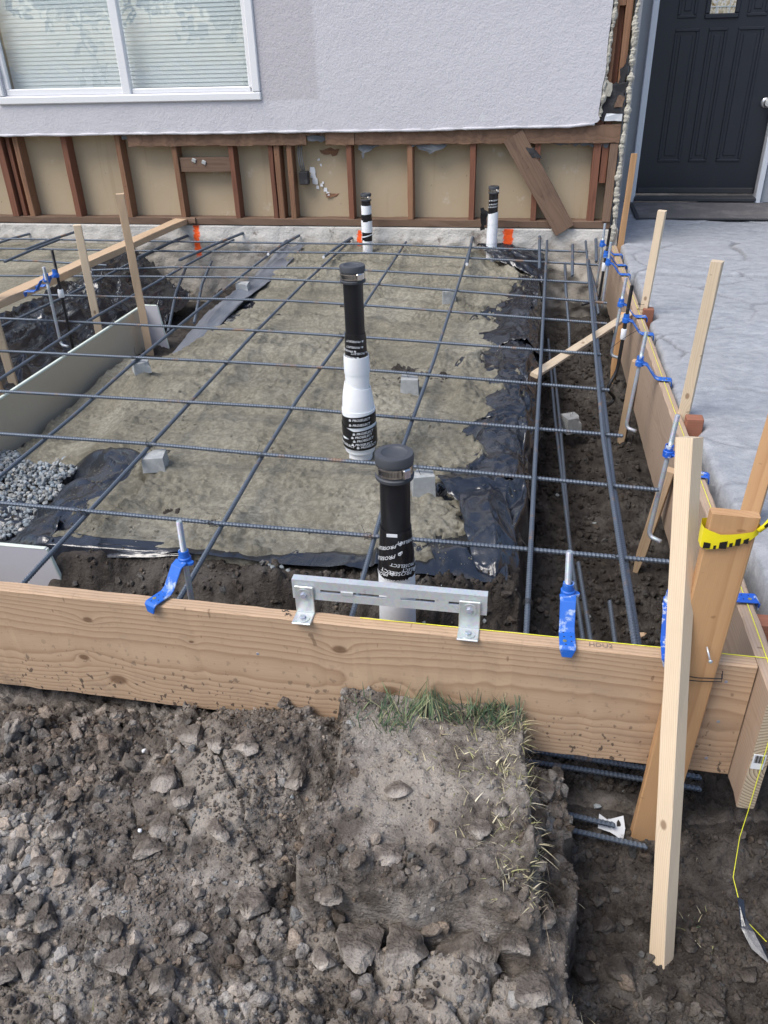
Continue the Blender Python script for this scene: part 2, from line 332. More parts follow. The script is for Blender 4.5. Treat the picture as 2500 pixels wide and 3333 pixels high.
def m_stucco():
    t = NT('stucco_paint'); v = t.co()
    n = t.noise(v, 90, 5, .6); n2 = t.noise(v, 28, 3); big = t.noise(v, 2.2, 5, .6)
    c = t.mix(big, (.525, .52, .55), (.60, .597, .622))
    sp = t.n('SeparateXYZ', {0: t.n('TexCoord').outputs['Object']}); x, z = sp.outputs[0], sp.outputs[2]
    wob = t.math('MULTIPLY', t.math('SUBTRACT', n2, .5), .02)
    p = t.math('MULTIPLY', t.mask(t.math('ADD', x, wob), -1.435, -1.475), t.mask(t.math('ADD', z, wob), .865, .88))
    p = t.math('MULTIPLY', p, t.mask(x, -1.9, -1.85))
    c = t.mix(t.math('MULTIPLY', p, .6), c, (.455, .435, .455))
    rub = t.math('MULTIPLY', t.mask(t.noise(t.co((1.5, 1, .8)), 3.5, 6, .7), .60, .72), t.mask(z, 1.05, .75))
    c = t.mix(t.math('MULTIPLY', rub, .5), c, (.68, .69, .71))
    spec = t.mask(t.noise(v, 16, 3, .5), .745, .775)
    c = t.mix(t.math('MULTIPLY', spec, .7), c, (.22, .20, .19))
    st = t.mask(t.noise(t.co((7, 1, .6)), 1.6, 4, .6), .58, .8)
    c = t.mix(t.math('MULTIPLY', st, .22), c, (.44, .43, .46))
    h = t.math('ADD', t.math('ADD', n, t.math('MULTIPLY', n2, .8)), t.math('MULTIPLY', t.noise(v, 5, 4, .6), 1.8))
    return t.fin(c, .85, nrm=t.bump(h, .5, .0065), spec=.25)
M['stucco'] = m_stucco()
def m_board():
    t = NT('wallboard_back'); v = t.co()
    big = t.noise(v, 2.5, 5, .6); fine = t.noise(v, 60, 3)
    c = t.mix(big, (.42, .335, .22), (.515, .42, .295)); c = t.mix(t.math('MULTIPLY', fine, .15), c, (.35, .28, .18))
    c = t.mix(t.math('MULTIPLY', t.mask(t.noise(t.co((1, 1, 1)), 6, 6, .7), .60, .72), .5), c, (.62, .58, .50))
    drip = t.mask(t.noise(t.co((22, 1, 1.2)), 1, 3, .6), .60, .74)
    c = t.mix(t.math('MULTIPLY', drip, .35), c, (.36, .27, .17))
    spk = t.mask(t.noise(v, 42, 2, .5), .75, .78)
    c = t.mix(t.math('MULTIPLY', spk, .6), c, (.16, .12, .09))
    return t.fin(c, .9, nrm=t.bump(fine, .2, .001), spec=.2)
M['wallboard'] = m_board()
def m_found():
    t = NT('foundation_concrete'); v = t.co()
    n = t.noise(v, 9, 6, .7); f = t.noise(v, 70, 4)
    c = t.mix(n, (.27, .235, .19), (.50, .475, .43))
    sp = t.n('SeparateXYZ', {0: t.n('TexCoord').outputs['Object']}); x, z = sp.outputs[0], sp.outputs[2]
    ww = t.math('MULTIPLY', t.mask(t.math('ADD', z, t.math('MULTIPLY', t.math('SUBTRACT', n, .5), .25)), -.06, .03), .75)
    c = t.mix(ww, c, (.60, .585, .55))
    c = t.mix(t.math('MULTIPLY', t.mask(t.noise(v, 5.5, 6, .75), .56, .68), .75), c, (.12, .09, .07))
    jit = t.math('MULTIPLY', t.math('SUBTRACT', t.noise(v, 60, 3), .5), .05)
    for (xa, xb, za, zb) in ((-.247, -.187, -.03, .083), (-2.44, -2.395, -.12, .085), (-1.245, -1.215, -.03, .065)):
        p = t.math('MULTIPLY', t.mask(t.math('ADD', x, jit), xa-.006, xa+.006), t.mask(t.math('ADD', x, jit), xb+.006, xb-.006))
        p = t.math('MULTIPLY', p, t.math('MULTIPLY', t.mask(t.math('ADD', z, jit), za-.02, za+.02), t.mask(z, zb+.008, zb)))
        c = t.mix(p, c, (.95, .13, .03))
    return t.fin(c, .95, nrm=t.bump(t.math('ADD', n, f), .7, .008), spec=.2)
M['found'] = m_found()
def m_patio():
    t = NT('stamped_concrete'); v = t.co()
    n = t.noise(t.co((1.0, 1.5, 1)), 16, 7, .72, .3); f = t.noise(v, 180, 3); b = t.noise(v, 1.6, 5, .6)
    c = t.mix(t.mask(n, .30, .70), (.255, .27, .295), (.385, .40, .425))
    c = t.mix(t.math('MULTIPLY', t.mask(b, .35, .75), .55), c, (.33, .335, .345))
    c = t.mix(t.math('MULTIPLY', t.mask(t.noise(v, 42, 4, .7), .60, .72), .35), c, (.54, .55, .56))
    c = t.mix(t.math('MULTIPLY', t.mask(t.noise(v, 75, 3, .6), .42, .30), .4), c, (.20, .20, .205))
    c = t.mix(t.math('MULTIPLY', t.mask(t.noise(v, 3.0, 5, .7), .62, .76), .4), c, (.27, .235, .205))
    a = t.n('Attribute', attribute_name='joint').outputs['Fac']
    c = t.mix(t.math('MULTIPLY', a, .65), c, (.13, .13, .132))
    return t.fin(c, .75, nrm=t.bump(t.math('ADD', n, t.math('MULTIPLY', f, .4)), .7, .010), spec=.3)
M['patio'] = m_patio()
def m_soil(name, tint=False):
    t = NT(name); v = t.co()
    n = t.noise(v, 14, 6, .65); f = t.noise(v, 130, 4, .65); b = t.noise(v, 2.8, 4, .6)
    c = t.mix(t.mask(n, .3, .72), (.072, .060, .051), (.245, .213, .184))
    dry = t.math('MULTIPLY', t.mask(t.math('ADD', b, t.math('MULTIPLY', t.math('SUBTRACT', n, .5), .5)), .46, .66), .85)
    c = t.mix(dry, c, (.335, .305, .272))
    c = t.mix(t.math('MULTIPLY', t.mask(t.noise(v, 6.5, 4, .6), .60, .72), .35), c, (.29, .23, .165))
    c = t.mix(t.math('MULTIPLY', t.mask(f, .64, .74), .5), c, (.36, .33, .29))
    c = t.mix(t.math('MULTIPLY', t.mask(f, .42, .32), .5), c, (.035, .028, .024))
    dr = t.n('Attribute', attribute_name='dry').outputs['Fac']; c = t.mix(t.math('MULTIPLY', dr, .8), c, t.mix(n, (.26, .225, .19), (.45, .405, .35)))
    if tint:
        a = t.n('Attribute', attribute_name='tint'); c = t.mix(.9, c, a.outputs['Color'], 'MULTIPLY')
    d = t.n('Attribute', attribute_name='damp').outputs['Fac']  # moist tone and painted trench and pit shade in one mask
    c = t.mix(t.math('MULTIPLY', d, .85), c, t.mix(n, (.011, .0095, .009), (.036, .031, .028)))  # trench shade put into the soil colour, along with its moist tone
    return t.fin(c, .95, nrm=t.bump(t.math('ADD', f, n), 1.0, .010), spec=.2)
M['soil'] = m_soil('dug_soil'); M['clod'] = m_soil('soil_clods', True)
def m_sand():
    t = NT('sand'); v = t.co()
    g = t.noise(v, 420, 3, .7); n = t.noise(v, 12, 6, .7); b = t.noise(v, 1.8, 4)
    c = t.mix(t.mask(b, .35, .7), (.315, .293, .228), (.46, .433, .35))
    c = t.mix(t.math('MULTIPLY', t.mask(n, .56, .34), .25), c, (.19, .175, .135)); c = t.mix(t.math('MULTIPLY', t.mask(t.noise(v, 55, 5, .7), .60, .42), .45), c, (.13, .118, .09))
    c = t.mix(t.math('MULTIPLY', t.mask(g, .55, .7), .45), c, (.44, .41, .32))
    c = t.mix(t.math('MULTIPLY', t.mask(g, .42, .3), .5), c, (.08, .075, .055))
    return t.fin(c, .95, nrm=t.bump(t.math('ADD', g, t.noise(v, 150, 4, .7)), 1.0, .007), spec=.2)
M['sand'] = m_sand()
def m_film(name, col, dust, rough):
    t = NT(name); v = t.co()
    d = t.mask(t.noise(t.co((1, 1, 1)), 5, 6, .7), .45, .8)
    c = t.mix(t.math('MULTIPLY', d, .35), col, dust)
    cr = t.noise(t.co((9, 3, 9)), 2.0, 5, .6, 1.0)
    return t.fin(c, t.math('ADD', rough, t.math('MULTIPLY', d, .25)), nrm=t.bump(cr, .22, .014), spec=.9)
M['film'] = m_film('black_polythene', (.014, .017, .024), (.10, .11, .13), .17)
M['film_grey'] = m_film('dusty_polythene', (.15, .165, .195), (.30, .31, .33), .30)
def m_panel():
    t = NT('panel_face'); v = t.co()
    b = t.noise(v, 2.2, 5, .6); c = t.mix(b, (.44, .37, .27), (.56, .485, .37))
    sc = t.mask(t.noise(t.co((3, 3, 40)), 2, 3), .66, .75)
    c = t.mix(t.math('MULTIPLY', sc, .3), c, (.5, .49, .46))
    z = t.n('SeparateXYZ', {0: t.n('TexCoord').outputs['Object']}).outputs[2]
    return t.fin(c, .75, nrm=t.bump(t.noise(v, 60, 3), .15, .001), spec=.3)
M['panel'] = m_panel()
def m_gravel():
    t = NT('crushed_stone'); v = t.co()
    a = t.n('Attribute', attribute_name='tint').outputs['Color']
    c = t.mix(t.noise(v, 60, 4), (.20, .22, .225), (.36, .38, .385)); c = t.mix(1.0, c, a, 'MULTIPLY')
    return t.fin(c, .85, nrm=t.bump(t.noise(v, 150, 3), .4, .002), spec=.3)
M['gravel'] = m_gravel()
def m_grass(name):
    t = NT(name); a = t.n('Attribute', attribute_name='tint').outputs['Color']
    return t.fin(a, .55, spec=.3)
M['grass'] = m_grass('grass_blades')
def m_glass():
    t = NT('window_glass'); t.t.nodes.remove(t.b)
    g = t.n('BsdfGlossy', {'Color': (1, 1, 1), 'Roughness': .015, 'Normal': t.bump(t.noise(t.co((1, 1, 1)), 2.2, 3), .25, .02)}); tr = t.n('BsdfTransparent', {'Color': (.965, .985, .98)})
    fc = t.n('LayerWeight', {'Blend': .5}).outputs['Facing']
    f = t.math('ADD', .11, t.math('MULTIPLY', t.math('POWER', fc, 4.0), .85)); mx = t.n('MixShader', {0: f, 1: tr.outputs[0], 2: g.outputs[0]})
    t.t.links.new(mx.outputs[0], t.out.inputs[0]); return t.m
M['glass'] = m_glass()
def m_doorglass():
    t = NT('bevelled_glass'); v = t.co((30, 1, 18))
    c = t.ramp(t.noise(v, 1.2, 3, .6, 1.0), [(.3, (.25, .16, .05)), (.5, (.62, .55, .40)), (.65, (.75, .76, .76))])
    return t.fin(c, .12, nrm=t.bump(t.noise(v, 2, 2), .6, .01))
M['doorglass'] = m_doorglass()

# ---------------------------------------------------------------- mesh helpers
def obj(name, verts, faces, mat, parent=None, mw=None, smooth=False):
    me = bpy.data.meshes.new(name)
    me.from_pydata([tuple(v) for v in verts] if not isinstance(verts, np.ndarray) else verts.tolist(), [], faces if isinstance(faces, list) else faces.tolist())
    me.update()
    if smooth: me.polygons.foreach_set('use_smooth', [True]*len(me.polygons))
    return link(name, me, mat, parent, mw)
def link(name, me, mat, parent=None, mw=None):
    o = bpy.data.objects.new(name, me); COL.objects.link(o)
    if mat is not None and not me.materials: me.materials.append(M[mat] if isinstance(mat, str) else mat)
    if parent is not None:
        o.parent = parent
        if parent.name in WM:            # thing laid out in world coordinates: keep the child where it was built
            WM[o.name] = mw.copy() if mw is not None else Matrix.Identity(4)
            o.matrix_local = WM[parent.name].inverted() @ WM[o.name]; return o
    if mw is not None: o.matrix_local = mw
    return o
WM = {}
def world(o):
    WM[o.name] = o.matrix_basis.copy()
    return o
def tag(o, label, cat, group=None, kind=None):
    if label: o['label'] = label
    if cat: o['category'] = cat
    if group: o['group'] = group
    if kind: o['kind'] = kind
    return o
def thing(name, label, cat, loc=(0, 0, 0), group=None, rz=0.0):
    o = bpy.data.objects.new(name, None); COL.objects.link(o); o.empty_display_size = .05
    o.location = loc; o.rotation_euler = (0, 0, rz)
    return tag(o, label, cat, group)
def T(x, y, z): return Matrix.Translation((x, y, z))
def frame_between(p0, p1, up=(0, 0, 1)):
    x = (Vector(p1)-Vector(p0)); L = x.length; x.normalize(); u = Vector(up)
    z = (u-x*u.dot(x)); z.normalize(); y = z.cross(x)
    return Matrix(((x.x, y.x, z.x, p0[0]), (x.y, y.y, z.y, p0[1]), (x.z, y.z, z.z, p0[2]), (0, 0, 0, 1))), L
def beam_data(L, w, t, ch=.002, seg=1, jit=.0006, seed=0, taper=None, bow=0.0):
    """plank along local x, width w along y, thickness t along z, centred"""
    a, b = w/2, t/2
    pr = np.array([(-a+ch, -b), (a-ch, -b), (a, -b+ch), (a, b-ch), (a-ch, b), (-a+ch, b), (-a, b-ch), (-a, -b+ch)])
    r = np.random.default_rng(seed); V = []; F = []
    for i in range(seg+1):
        s = 1.0 if taper is None else taper(i/seg)
        p = pr*np.array([s, 1.0]) + r.normal(0, jit, pr.shape)
        off = bow*math.sin(math.pi*i/seg)
        V += [(L*i/seg, q[0], q[1]+off) for q in p]
    n = 8
    for i in range(seg):
        for k in range(n):
            F.append((i*n+k, i*n+(k+1) % n, (i+1)*n+(k+1) % n, (i+1)*n+k))
    F.append(tuple(range(n-1, -1, -1))); F.append(tuple(seg*n+k for k in range(n)))
    return V, F
def beam(name, p0, p1, w, t, mat, parent=None, up=(0, 0, 1), ch=.002, seg=None, jit=.0006, seed=None, taper=None, bow=0.0):
    m, L = frame_between(p0, p1, up)
    if seg is None: seg = max(2, int(L/.12))
    V, F = beam_data(L, w, t, ch, seg, jit, random.randrange(9999) if seed is None else seed, taper, bow)
    return obj(name, V, F, mat, parent, m)
def box(name, c, s, mat, parent=None, rz=0.0, ch=.002, rot=None):
    """bevelled box centred on c; the mesh keeps the place of its thing"""
    bm = bmesh.new(); bmesh.ops.create_cube(bm, size=1.0)
    bmesh.ops.scale(bm, vec=s, verts=bm.verts)
    if ch: bmesh.ops.bevel(bm, geom=bm.edges[:], offset=min(ch, min(s)*.3), segments=1, affect='EDGES')
    me = bpy.data.meshes.new(name); bm.to_mesh(me); bm.free()
    mw = T(*c) @ (rot if rot is not None else Matrix.Rotation(rz, 4, 'Z'))
    return link(name, me, mat, parent, mw)
def frames(P):
    P = np.asarray(P, float); tg = np.gradient(P, axis=0); tg /= np.linalg.norm(tg, axis=1)[:, None]
    n = np.cross(tg[0], (0.13, .31, .94)); n /= np.linalg.norm(n); N = [n]
    for i in range(1, len(P)):
        n = n-tg[i]*np.dot(n, tg[i]); n /= np.linalg.norm(n); N.append(n)
    N = np.array(N); return tg, N, np.cross(tg, N)
def tube_data(P, r, n=8, skew=None):
    P = np.asarray(P, float); tg, N, B = frames(P); k = len(P)
    r = np.broadcast_to(np.asarray(r, float), (k,))
    a = np.arange(n)*2*np.pi/n
    V = P[:, None, :]+r[:, None, None]*(np.cos(a)[None, :, None]*N[:, None, :]+np.sin(a)[None, :, None]*B[:, None, :])
    if skew is not None: V = V+tg[:, None, :]*(skew*np.cos(a*1)[None, :, None])
    V = V.reshape(-1, 3)
    i = np.arange(k-1)[:, None]*n; j = np.arange(n)[None, :]
    F = np.stack([i+j, i+(j+1) % n, i+n+(j+1) % n, i+n+j], -1).reshape(-1, 4).tolist()
    F.append(list(range(n-1, -1, -1))); F.append([(k-1)*n+q for q in range(n)])
    return V, F
def tube(name, P, r, mat, parent=None, n=8, smooth=True, mw=None):
    V, F = tube_data(P, r, n); return obj(name, V, F, mat, parent, mw, smooth)
def resample(P, step):
    P = np.asarray(P, float); d = np.r_[0, np.cumsum(np.linalg.norm(np.diff(P, axis=0), axis=1))]
    t = np.linspace(0, d[-1], max(2, int(d[-1]/step)+1))
    # smooth through the points
    out = np.stack([np.interp(t, d, P[:, k]) for k in range(3)], 1)
    if len(P) > 2:
        wdw = max(3, int(.12/step) | 1); ker = np.ones(wdw)/wdw
        for k in range(3):
            q = np.pad(out[:, k], wdw//2, mode='reflect', reflect_type='odd'); out[:, k] = np.convolve(q, ker, 'valid')
    return out
def lathe(name, prof, mat, parent=None, n=28, mw=None, wob=0.0, seed=0, smooth=True, cap=True):
    prof = np.asarray(prof, float); a = np.arange(n)*2*np.pi/n; r = np.random.default_rng(seed)
    ph = r.uniform(0, 6, 3); V = []; F = []
    for i, (rr, z) in enumerate(prof):
        ro = rr*(1+wob*(np.sin(a*2+ph[0]+z*20)+.6*np.sin(a*3+ph[1]-z*35)+.4*np.sin(a*5+z*60+ph[2])))
        V.append(np.stack([ro*np.cos(a), ro*np.sin(a), np.full(n, z)], 1))
    V = np.concatenate(V)
    for i in range(len(prof)-1):
        for k in range(n): F.append((i*n+k, i*n+(k+1) % n, (i+1)*n+(k+1) % n, (i+1)*n+k))
    if cap:
        F.append(tuple(range(n-1, -1, -1))); F.append(tuple((len(prof)-1)*n+k for k in range(n)))
    o = obj(name, V, F, mat, parent, mw, False)
    if smooth:
        for p in o.data.polygons: p.use_smooth = len(p.vertices) == 4
        o.data.set_sharp_from_angle(angle=math.radians(40)) if hasattr(o.data, 'set_sharp_from_angle') else None
    return o
def grid_mesh(name, xs, ys, fz, mat, parent=None, attrs=None, keep=None):
    X, Y = np.meshgrid(xs, ys); Z = fz(X, Y)
    nx, ny = len(xs), len(ys)
    V = np.stack([X, Y, Z], -1).reshape(-1, 3)
    i = (np.arange(ny-1)[:, None]*nx+np.arange(nx-1)[None, :]).reshape(-1)
    F = np.stack([i, i+1, i+nx+1, i+nx], 1)
    if keep is not None:
        k = keep(X, Y, Z).reshape(-1); F = F[k[F].any(1)]
    me = bpy.data.meshes.new(name)
    me.vertices.add(len(V)); me.vertices.foreach_set('co', V.astype(np.float32).ravel())
    me.loops.add(len(F)*4); me.loops.foreach_set('vertex_index', F.astype(np.int32).ravel())
    me.polygons.add(len(F)); me.polygons.foreach_set('loop_start', (np.arange(len(F))*4).astype(np.int32))
    me.polygons.foreach_set('use_smooth', np.ones(len(F), bool))
    me.update(calc_edges=True); me.validate()
    for k, fn in (attrs or {}).items():
        at = me.attributes.new(k, 'FLOAT', 'POINT'); at.data.foreach_set('value', fn(X, Y, Z).astype(np.float32).ravel())
    return link(name, me, mat, parent)
def soup(name, V, F, mat, parent=None, tint=None, damp=None, smooth=False):  # damp: moist tone plus painted shade, per vertex
    """one mesh from big arrays: V (n,3), F (m,k)"""
    k = F.shape[1]; me = bpy.data.meshes.new(name)
    me.vertices.add(len(V)); me.vertices.foreach_set('co', V.astype(np.float32).ravel())
    me.loops.add(F.size); me.loops.foreach_set('vertex_index', F.astype(np.int32).ravel())
    me.polygons.add(len(F)); me.polygons.foreach_set('loop_start', (np.arange(len(F))*k).astype(np.int32))
    me.polygons.foreach_set('use_smooth', np.full(len(F), smooth, bool))
    me.update(calc_edges=True)
    if tint is not None:
        at = me.attributes.new('tint', 'FLOAT_COLOR', 'POINT'); at.data.foreach_set('color', np.c_[tint, np.ones(len(tint))].astype(np.float32).ravel())
    if damp is not None:
        at = me.attributes.new('damp', 'FLOAT', 'POINT'); at.data.foreach_set('value', damp.astype(np.float32))  # carries the painted shade along with the moist tone
    return link(name, me, mat, parent)
def flat_text(s, size, shear=0.0, bold=0.0):
    cu = bpy.data.curves.new('txt', 'FONT'); cu.body = s; cu.size = size; cu.shear = shear; cu.offset = bold; cu.resolution_u = 2
    o = bpy.data.objects.new('txt', cu); COL.objects.link(o); bpy.context.view_layer.update()
    dg = bpy.context.evaluated_depsgraph_get(); me = o.evaluated_get(dg).to_mesh()
    V = np.array([v.co[:] for v in me.vertices]); F = [tuple(p.vertices) for p in me.polygons]
    bpy.data.objects.remove(o); bpy.data.curves.remove(cu)
    return V, F
# ================================================================ GROUND
def cat(*a): return np.unique(np.round(np.concatenate(a), 5))
gx = cat(np.arange(-1.5, .78, .0052), np.arange(-2.3, -1.5, .012), np.arange(-5, -2.3, .05), np.arange(.78, 2, .03), np.linspace(2, 60, 20), np.linspace(-60, -5, 20))
gy = cat(np.arange(.5, 1.5, .0042), np.arange(1.5, 2.2, .008), np.arange(2.2, 5.6, .014), np.arange(-.5, .5, .04), np.linspace(5.6, 60, 16), np.linspace(-60, -.5, 20))
def damp_shade_f(X, Y, Z): return np.clip(ss(1.44, 1.5, Y)*.85+(Y < 1.46)*.75*ss(-.38, -.50, Z)*ss(-.1, .1, X), 0, 1)  # moist soil plus painted shade: everything behind the board, and the deep pit
def Hg(X, Y):
    z = H(X, Y); far = np.maximum(ss(3, 8, np.abs(X)), ss(-.4, -3, Y))
    z = np.where((X > .7) & (Y > 1.56), -.25, z)
    return z*(1-far)-.40*far
ground = grid_mesh('ground', gx, gy, Hg, 'soil', attrs={'damp': damp_shade_f, 'dry': lambda X, Y, Z: DRY(X, Y)}); tag(ground, 'dug brown soil around the formwork', None, kind='structure')
# sand bed and plastic on the pad
sand = grid_mesh('sand_bed', np.arange(-2.125, .02, .0065), cat(np.arange(1.475, 3.2, .0065), np.arange(3.2, 5.53, .012)), SA, 'sand')
tag(sand, 'grey-green moist sand bed under the rebar grid', None, kind='structure')
sand2 = grid_mesh('sand_bed', np.arange(-4.6, -2.86, .02), np.arange(3.0, 5.53, .02), lambda x, y: -.135+lift(y)*.9+.02*fbm(x, y, 3, 4, 5)-.25*ss(-2.98, -2.88, x+.04*fbm(x, y, 5, 2, 6)), 'sand')
tag(sand2, 'grey-green sand pad left of the wooden brace', None, kind='structure')
px = cat(np.linspace(-1.92, -1.4, 60), np.linspace(-1.4, -.5, 20), np.linspace(-.5, -.05, 60), np.linspace(-.05, .045, 34))
sheet = grid_mesh('plastic_sheet', px, np.arange(1.865, 5.47, .0125), lambda x, y: PL(x, y)+lift(y)*.8*ss(-.4, -.1, x)*0, 'film')
world(tag(sheet, 'black plastic sheet under the sand, bare along the right-hand trench', 'plastic sheet'))
def flap(name, C, nu, nv, amp, seed, mat, parent=None):
    """sheet of film through a 4x? net of points, with creases"""
    C = np.array(C, float); U = np.linspace(0, C.shape[0]-1, nu); Vv = np.linspace(0, C.shape[1]-1, nv)
    def samp(u, v):
        i = np.clip(np.floor(u).astype(int), 0, C.shape[0]-2); j = np.clip(np.floor(v).astype(int), 0, C.shape[1]-2)
        a = (u-i)[..., None]; b = (v-j)[..., None]; a = a*a*(3-2*a)*.5+a*.5; b = b*b*(3-2*b)*.5+b*.5
        return C[i, j]*(1-a)*(1-b)+C[i+1, j]*a*(1-b)+C[i, j+1]*(1-a)*b+C[i+1, j+1]*a*b
    uu, vv = np.meshgrid(U, Vv, indexing='ij'); P = samp(uu, vv)
    P[..., 2] += amp*.6*fbm(uu*.9, vv*.9, 1.6, 3, seed)+amp*1.1*np.clip(rdg(uu*1.3+vv*.6, vv*.7-uu*.5, 1.8, seed+3), 0, 1)**3+amp*.6*np.clip(rdg(uu-vv*.8, vv+uu, 3.3, seed+4), 0, 1)**2
    P[..., 0] += amp*.6*fbm(uu, vv, 2.1, 3, seed+5)
    P[..., 1] += amp*.4*fbm(uu, vv, 2.6, 3, seed+9)
    V = P.reshape(-1, 3); i = (np.arange(nu-1)[:, None]*nv+np.arange(nv-1)[None, :]).reshape(-1)
    F = np.stack([i, i+1, i+nv+1, i+nv], 1)
    o = soup(name, V, F, mat, parent, smooth=True)
    sm = o.modifiers.new('thick', 'SOLIDIFY'); sm.thickness = .0006
    return o
flap('folded_flap', [[(-.21, 2.34, -.125), (-.12, 2.36, -.115), (-.06, 2.34, -.12)], [(-.20, 2.2, -.115), (-.11, 2.21, -.085), (-.03, 2.2, -.13)],
                     [(-.16, 2.05, -.12), (-.07, 2.06, -.085), (.0, 2.04, -.16)], [(-.13, 1.94, -.15), (-.06, 1.93, -.13), (.005, 1.93, -.2)], [(-.10, 1.885, -.19), (-.05, 1.88, -.18), (.0, 1.895, -.23)]], 34, 24, .009, 201, 'film', sheet)
flap('folded_flap', [[(-.30, 2.42, -.125), (-.15, 2.47, -.125), (.0, 2.50, -.15)], [(-.28, 2.36, -.10), (-.14, 2.38, -.095), (.005, 2.38, -.14)],
                     [(-.25, 2.30, -.118), (-.13, 2.31, -.118), (.015, 2.28, -.2)], [(-.2, 2.26, -.135), (-.1, 2.26, -.135), (.02, 2.2, -.27)]], 24, 34, .008, 215, 'film', sheet)
flap('hanging_flap', [[(-1.46, 1.93, -.143), (-1.30, 1.90, -.138), (-1.12, 1.905, -.14), (-.95, 1.91, -.146)], [(-1.47, 1.862, -.155), (-1.30, 1.858, -.150), (-1.13, 1.868, -.150), (-.97, 1.885, -.153)],
                      [(-1.455, 1.85, -.235), (-1.36, 1.845, -.185), (-1.15, 1.85, -.168), (-.98, 1.875, -.160)]], 22, 40, .002, 231, 'film', sheet)
flap('hanging_flap', [[(-1.50, 2.02, -.150), (-1.475, 1.95, -.148), (-1.45, 1.875, -.15)], [(-1.58, 2.02, -.20), (-1.53, 1.95, -.20), (-1.46, 1.868, -.20)],
                      [(-1.63, 2.01, -.27), (-1.56, 1.94, -.28), (-1.458, 1.862, -.28)], [(-1.64, 2.01, -.34), (-1.56, 1.93, -.36), (-1.452, 1.86, -.37)]], 24, 26, .010, 241, 'film', sheet)
flap('hanging_flap', [[(-.42, 5.45, .0), (-.2, 5.47, -.01), (.03, 5.47, -.06)], [(-.38, 5.40, -.005), (-.18, 5.35, -.02), (.035, 5.32, -.09)], [(-.3, 5.3, -.045), (-.15, 5.24, -.09), (.03, 5.16, -.17)]], 22, 34, .014, 251, 'film', sheet)
flap('hanging_flap', [[(-1.60, 5.45, -.02), (-1.62, 4.9, -.08), (-1.70, 4.4, -.12), (-1.72, 3.60, -.20)], [(-1.76, 5.45, -.03), (-1.76, 4.9, -.085), (-1.80, 4.4, -.105), (-1.80, 3.60, -.21)],
                      [(-1.90, 5.40, -.16), (-1.88, 4.9, -.19), (-1.92, 4.4, -.19), (-1.90, 3.62, -.26)], [(-1.96, 5.35, -.3), (-1.95, 4.9, -.31), (-2.02, 4.4, -.31), (-1.98, 3.75, -.32)]], 26, 60, .012, 261, 'film_grey', sheet)
rf = np.random.default_rng(83)
for k, (ya, yb) in enumerate(((2.42, 3.02), (2.92, 3.42), (3.34, 3.98), (3.86, 4.52), (4.42, 5.10))):
    net = []
    for (xx, zq, jx) in ((-.21, -.160, .05), (-.13, -.112, .03), (-.04, -.118, .015), (.022, -.20, .008), (.042, -.32, .012), (.040, -.42, .015)):
        net.append([(xx+rf.normal(0, jx), yv, zq+rf.normal(0, .006)+(.006 if k % 2 else 0)) for yv in np.linspace(ya, yb, 6)])
    flap('folded_flap', net, 46, 52, .011, 600+20*k, 'film', sheet)
# plastic in the left trench
sheet2 = flap('plastic_sheet', [[(-2.98, 5.40, -.05), (-2.98, 4.7, -.12), (-2.96, 4.0, -.12), (-2.96, 3.2, -.13), (-2.96, 2.6, -.14)], [(-2.80, 5.42, -.10), (-2.78, 4.7, -.15), (-2.78, 4.0, -.17), (-2.78, 3.2, -.18), (-2.78, 2.6, -.18)],
                       [(-2.62, 5.40, -.28), (-2.58, 4.7, -.32), (-2.6, 4.0, -.36), (-2.6, 3.2, -.36), (-2.6, 2.6, -.36)], [(-2.42, 5.3, -.36), (-2.38, 4.7, -.41), (-2.36, 4.0, -.42), (-2.36, 3.2, -.43), (-2.36, 2.6, -.43)]], 64, 170, .040, 271, 'film')
tag(sheet2, 'creased black plastic lining the trench at the left, under the brace', 'plastic sheet')
# ---------------------------------------------------------------- patio
patio = bpy.data.objects.new('patio', None); COL.objects.link(patio); patio.location = (1.5, 4, 0); world(patio); tag(patio, 'pale grey stamped concrete patio by the door', None, kind='structure')
def pat_joint(X, Y, Z=None):
    a = X*.9+.10*fbm(X, Y, 1.6, 3, 301); b = Y*1.0+.12*fbm(X, Y, 1.6, 3, 303)
    d1, d2, i1 = worley(a, b*1.35, 2.0, 305); e = (d2-d1)
    return ss(.040, .010, e+.02*fbm(X, Y, 20, 2, 306))*ss(-.45, .05, fbm(X, Y, 2.2, 2, 307))
def pat_z(X, Y):
    a = X*.9+.10*fbm(X, Y, 1.6, 3, 301); b = Y*1.0+.12*fbm(X, Y, 1.6, 3, 303)
    d1, d2, i1 = worley(a, b*1.35, 2.0, 305)
    z = -.009*pat_joint(X, Y)+.010*(i1-.5)+.010*fbm(X*.9, Y*1.5, 6, 5, 309)+.006*np.abs(fbm(X*.9, Y*1.6, 3, 3, 311))
    return z
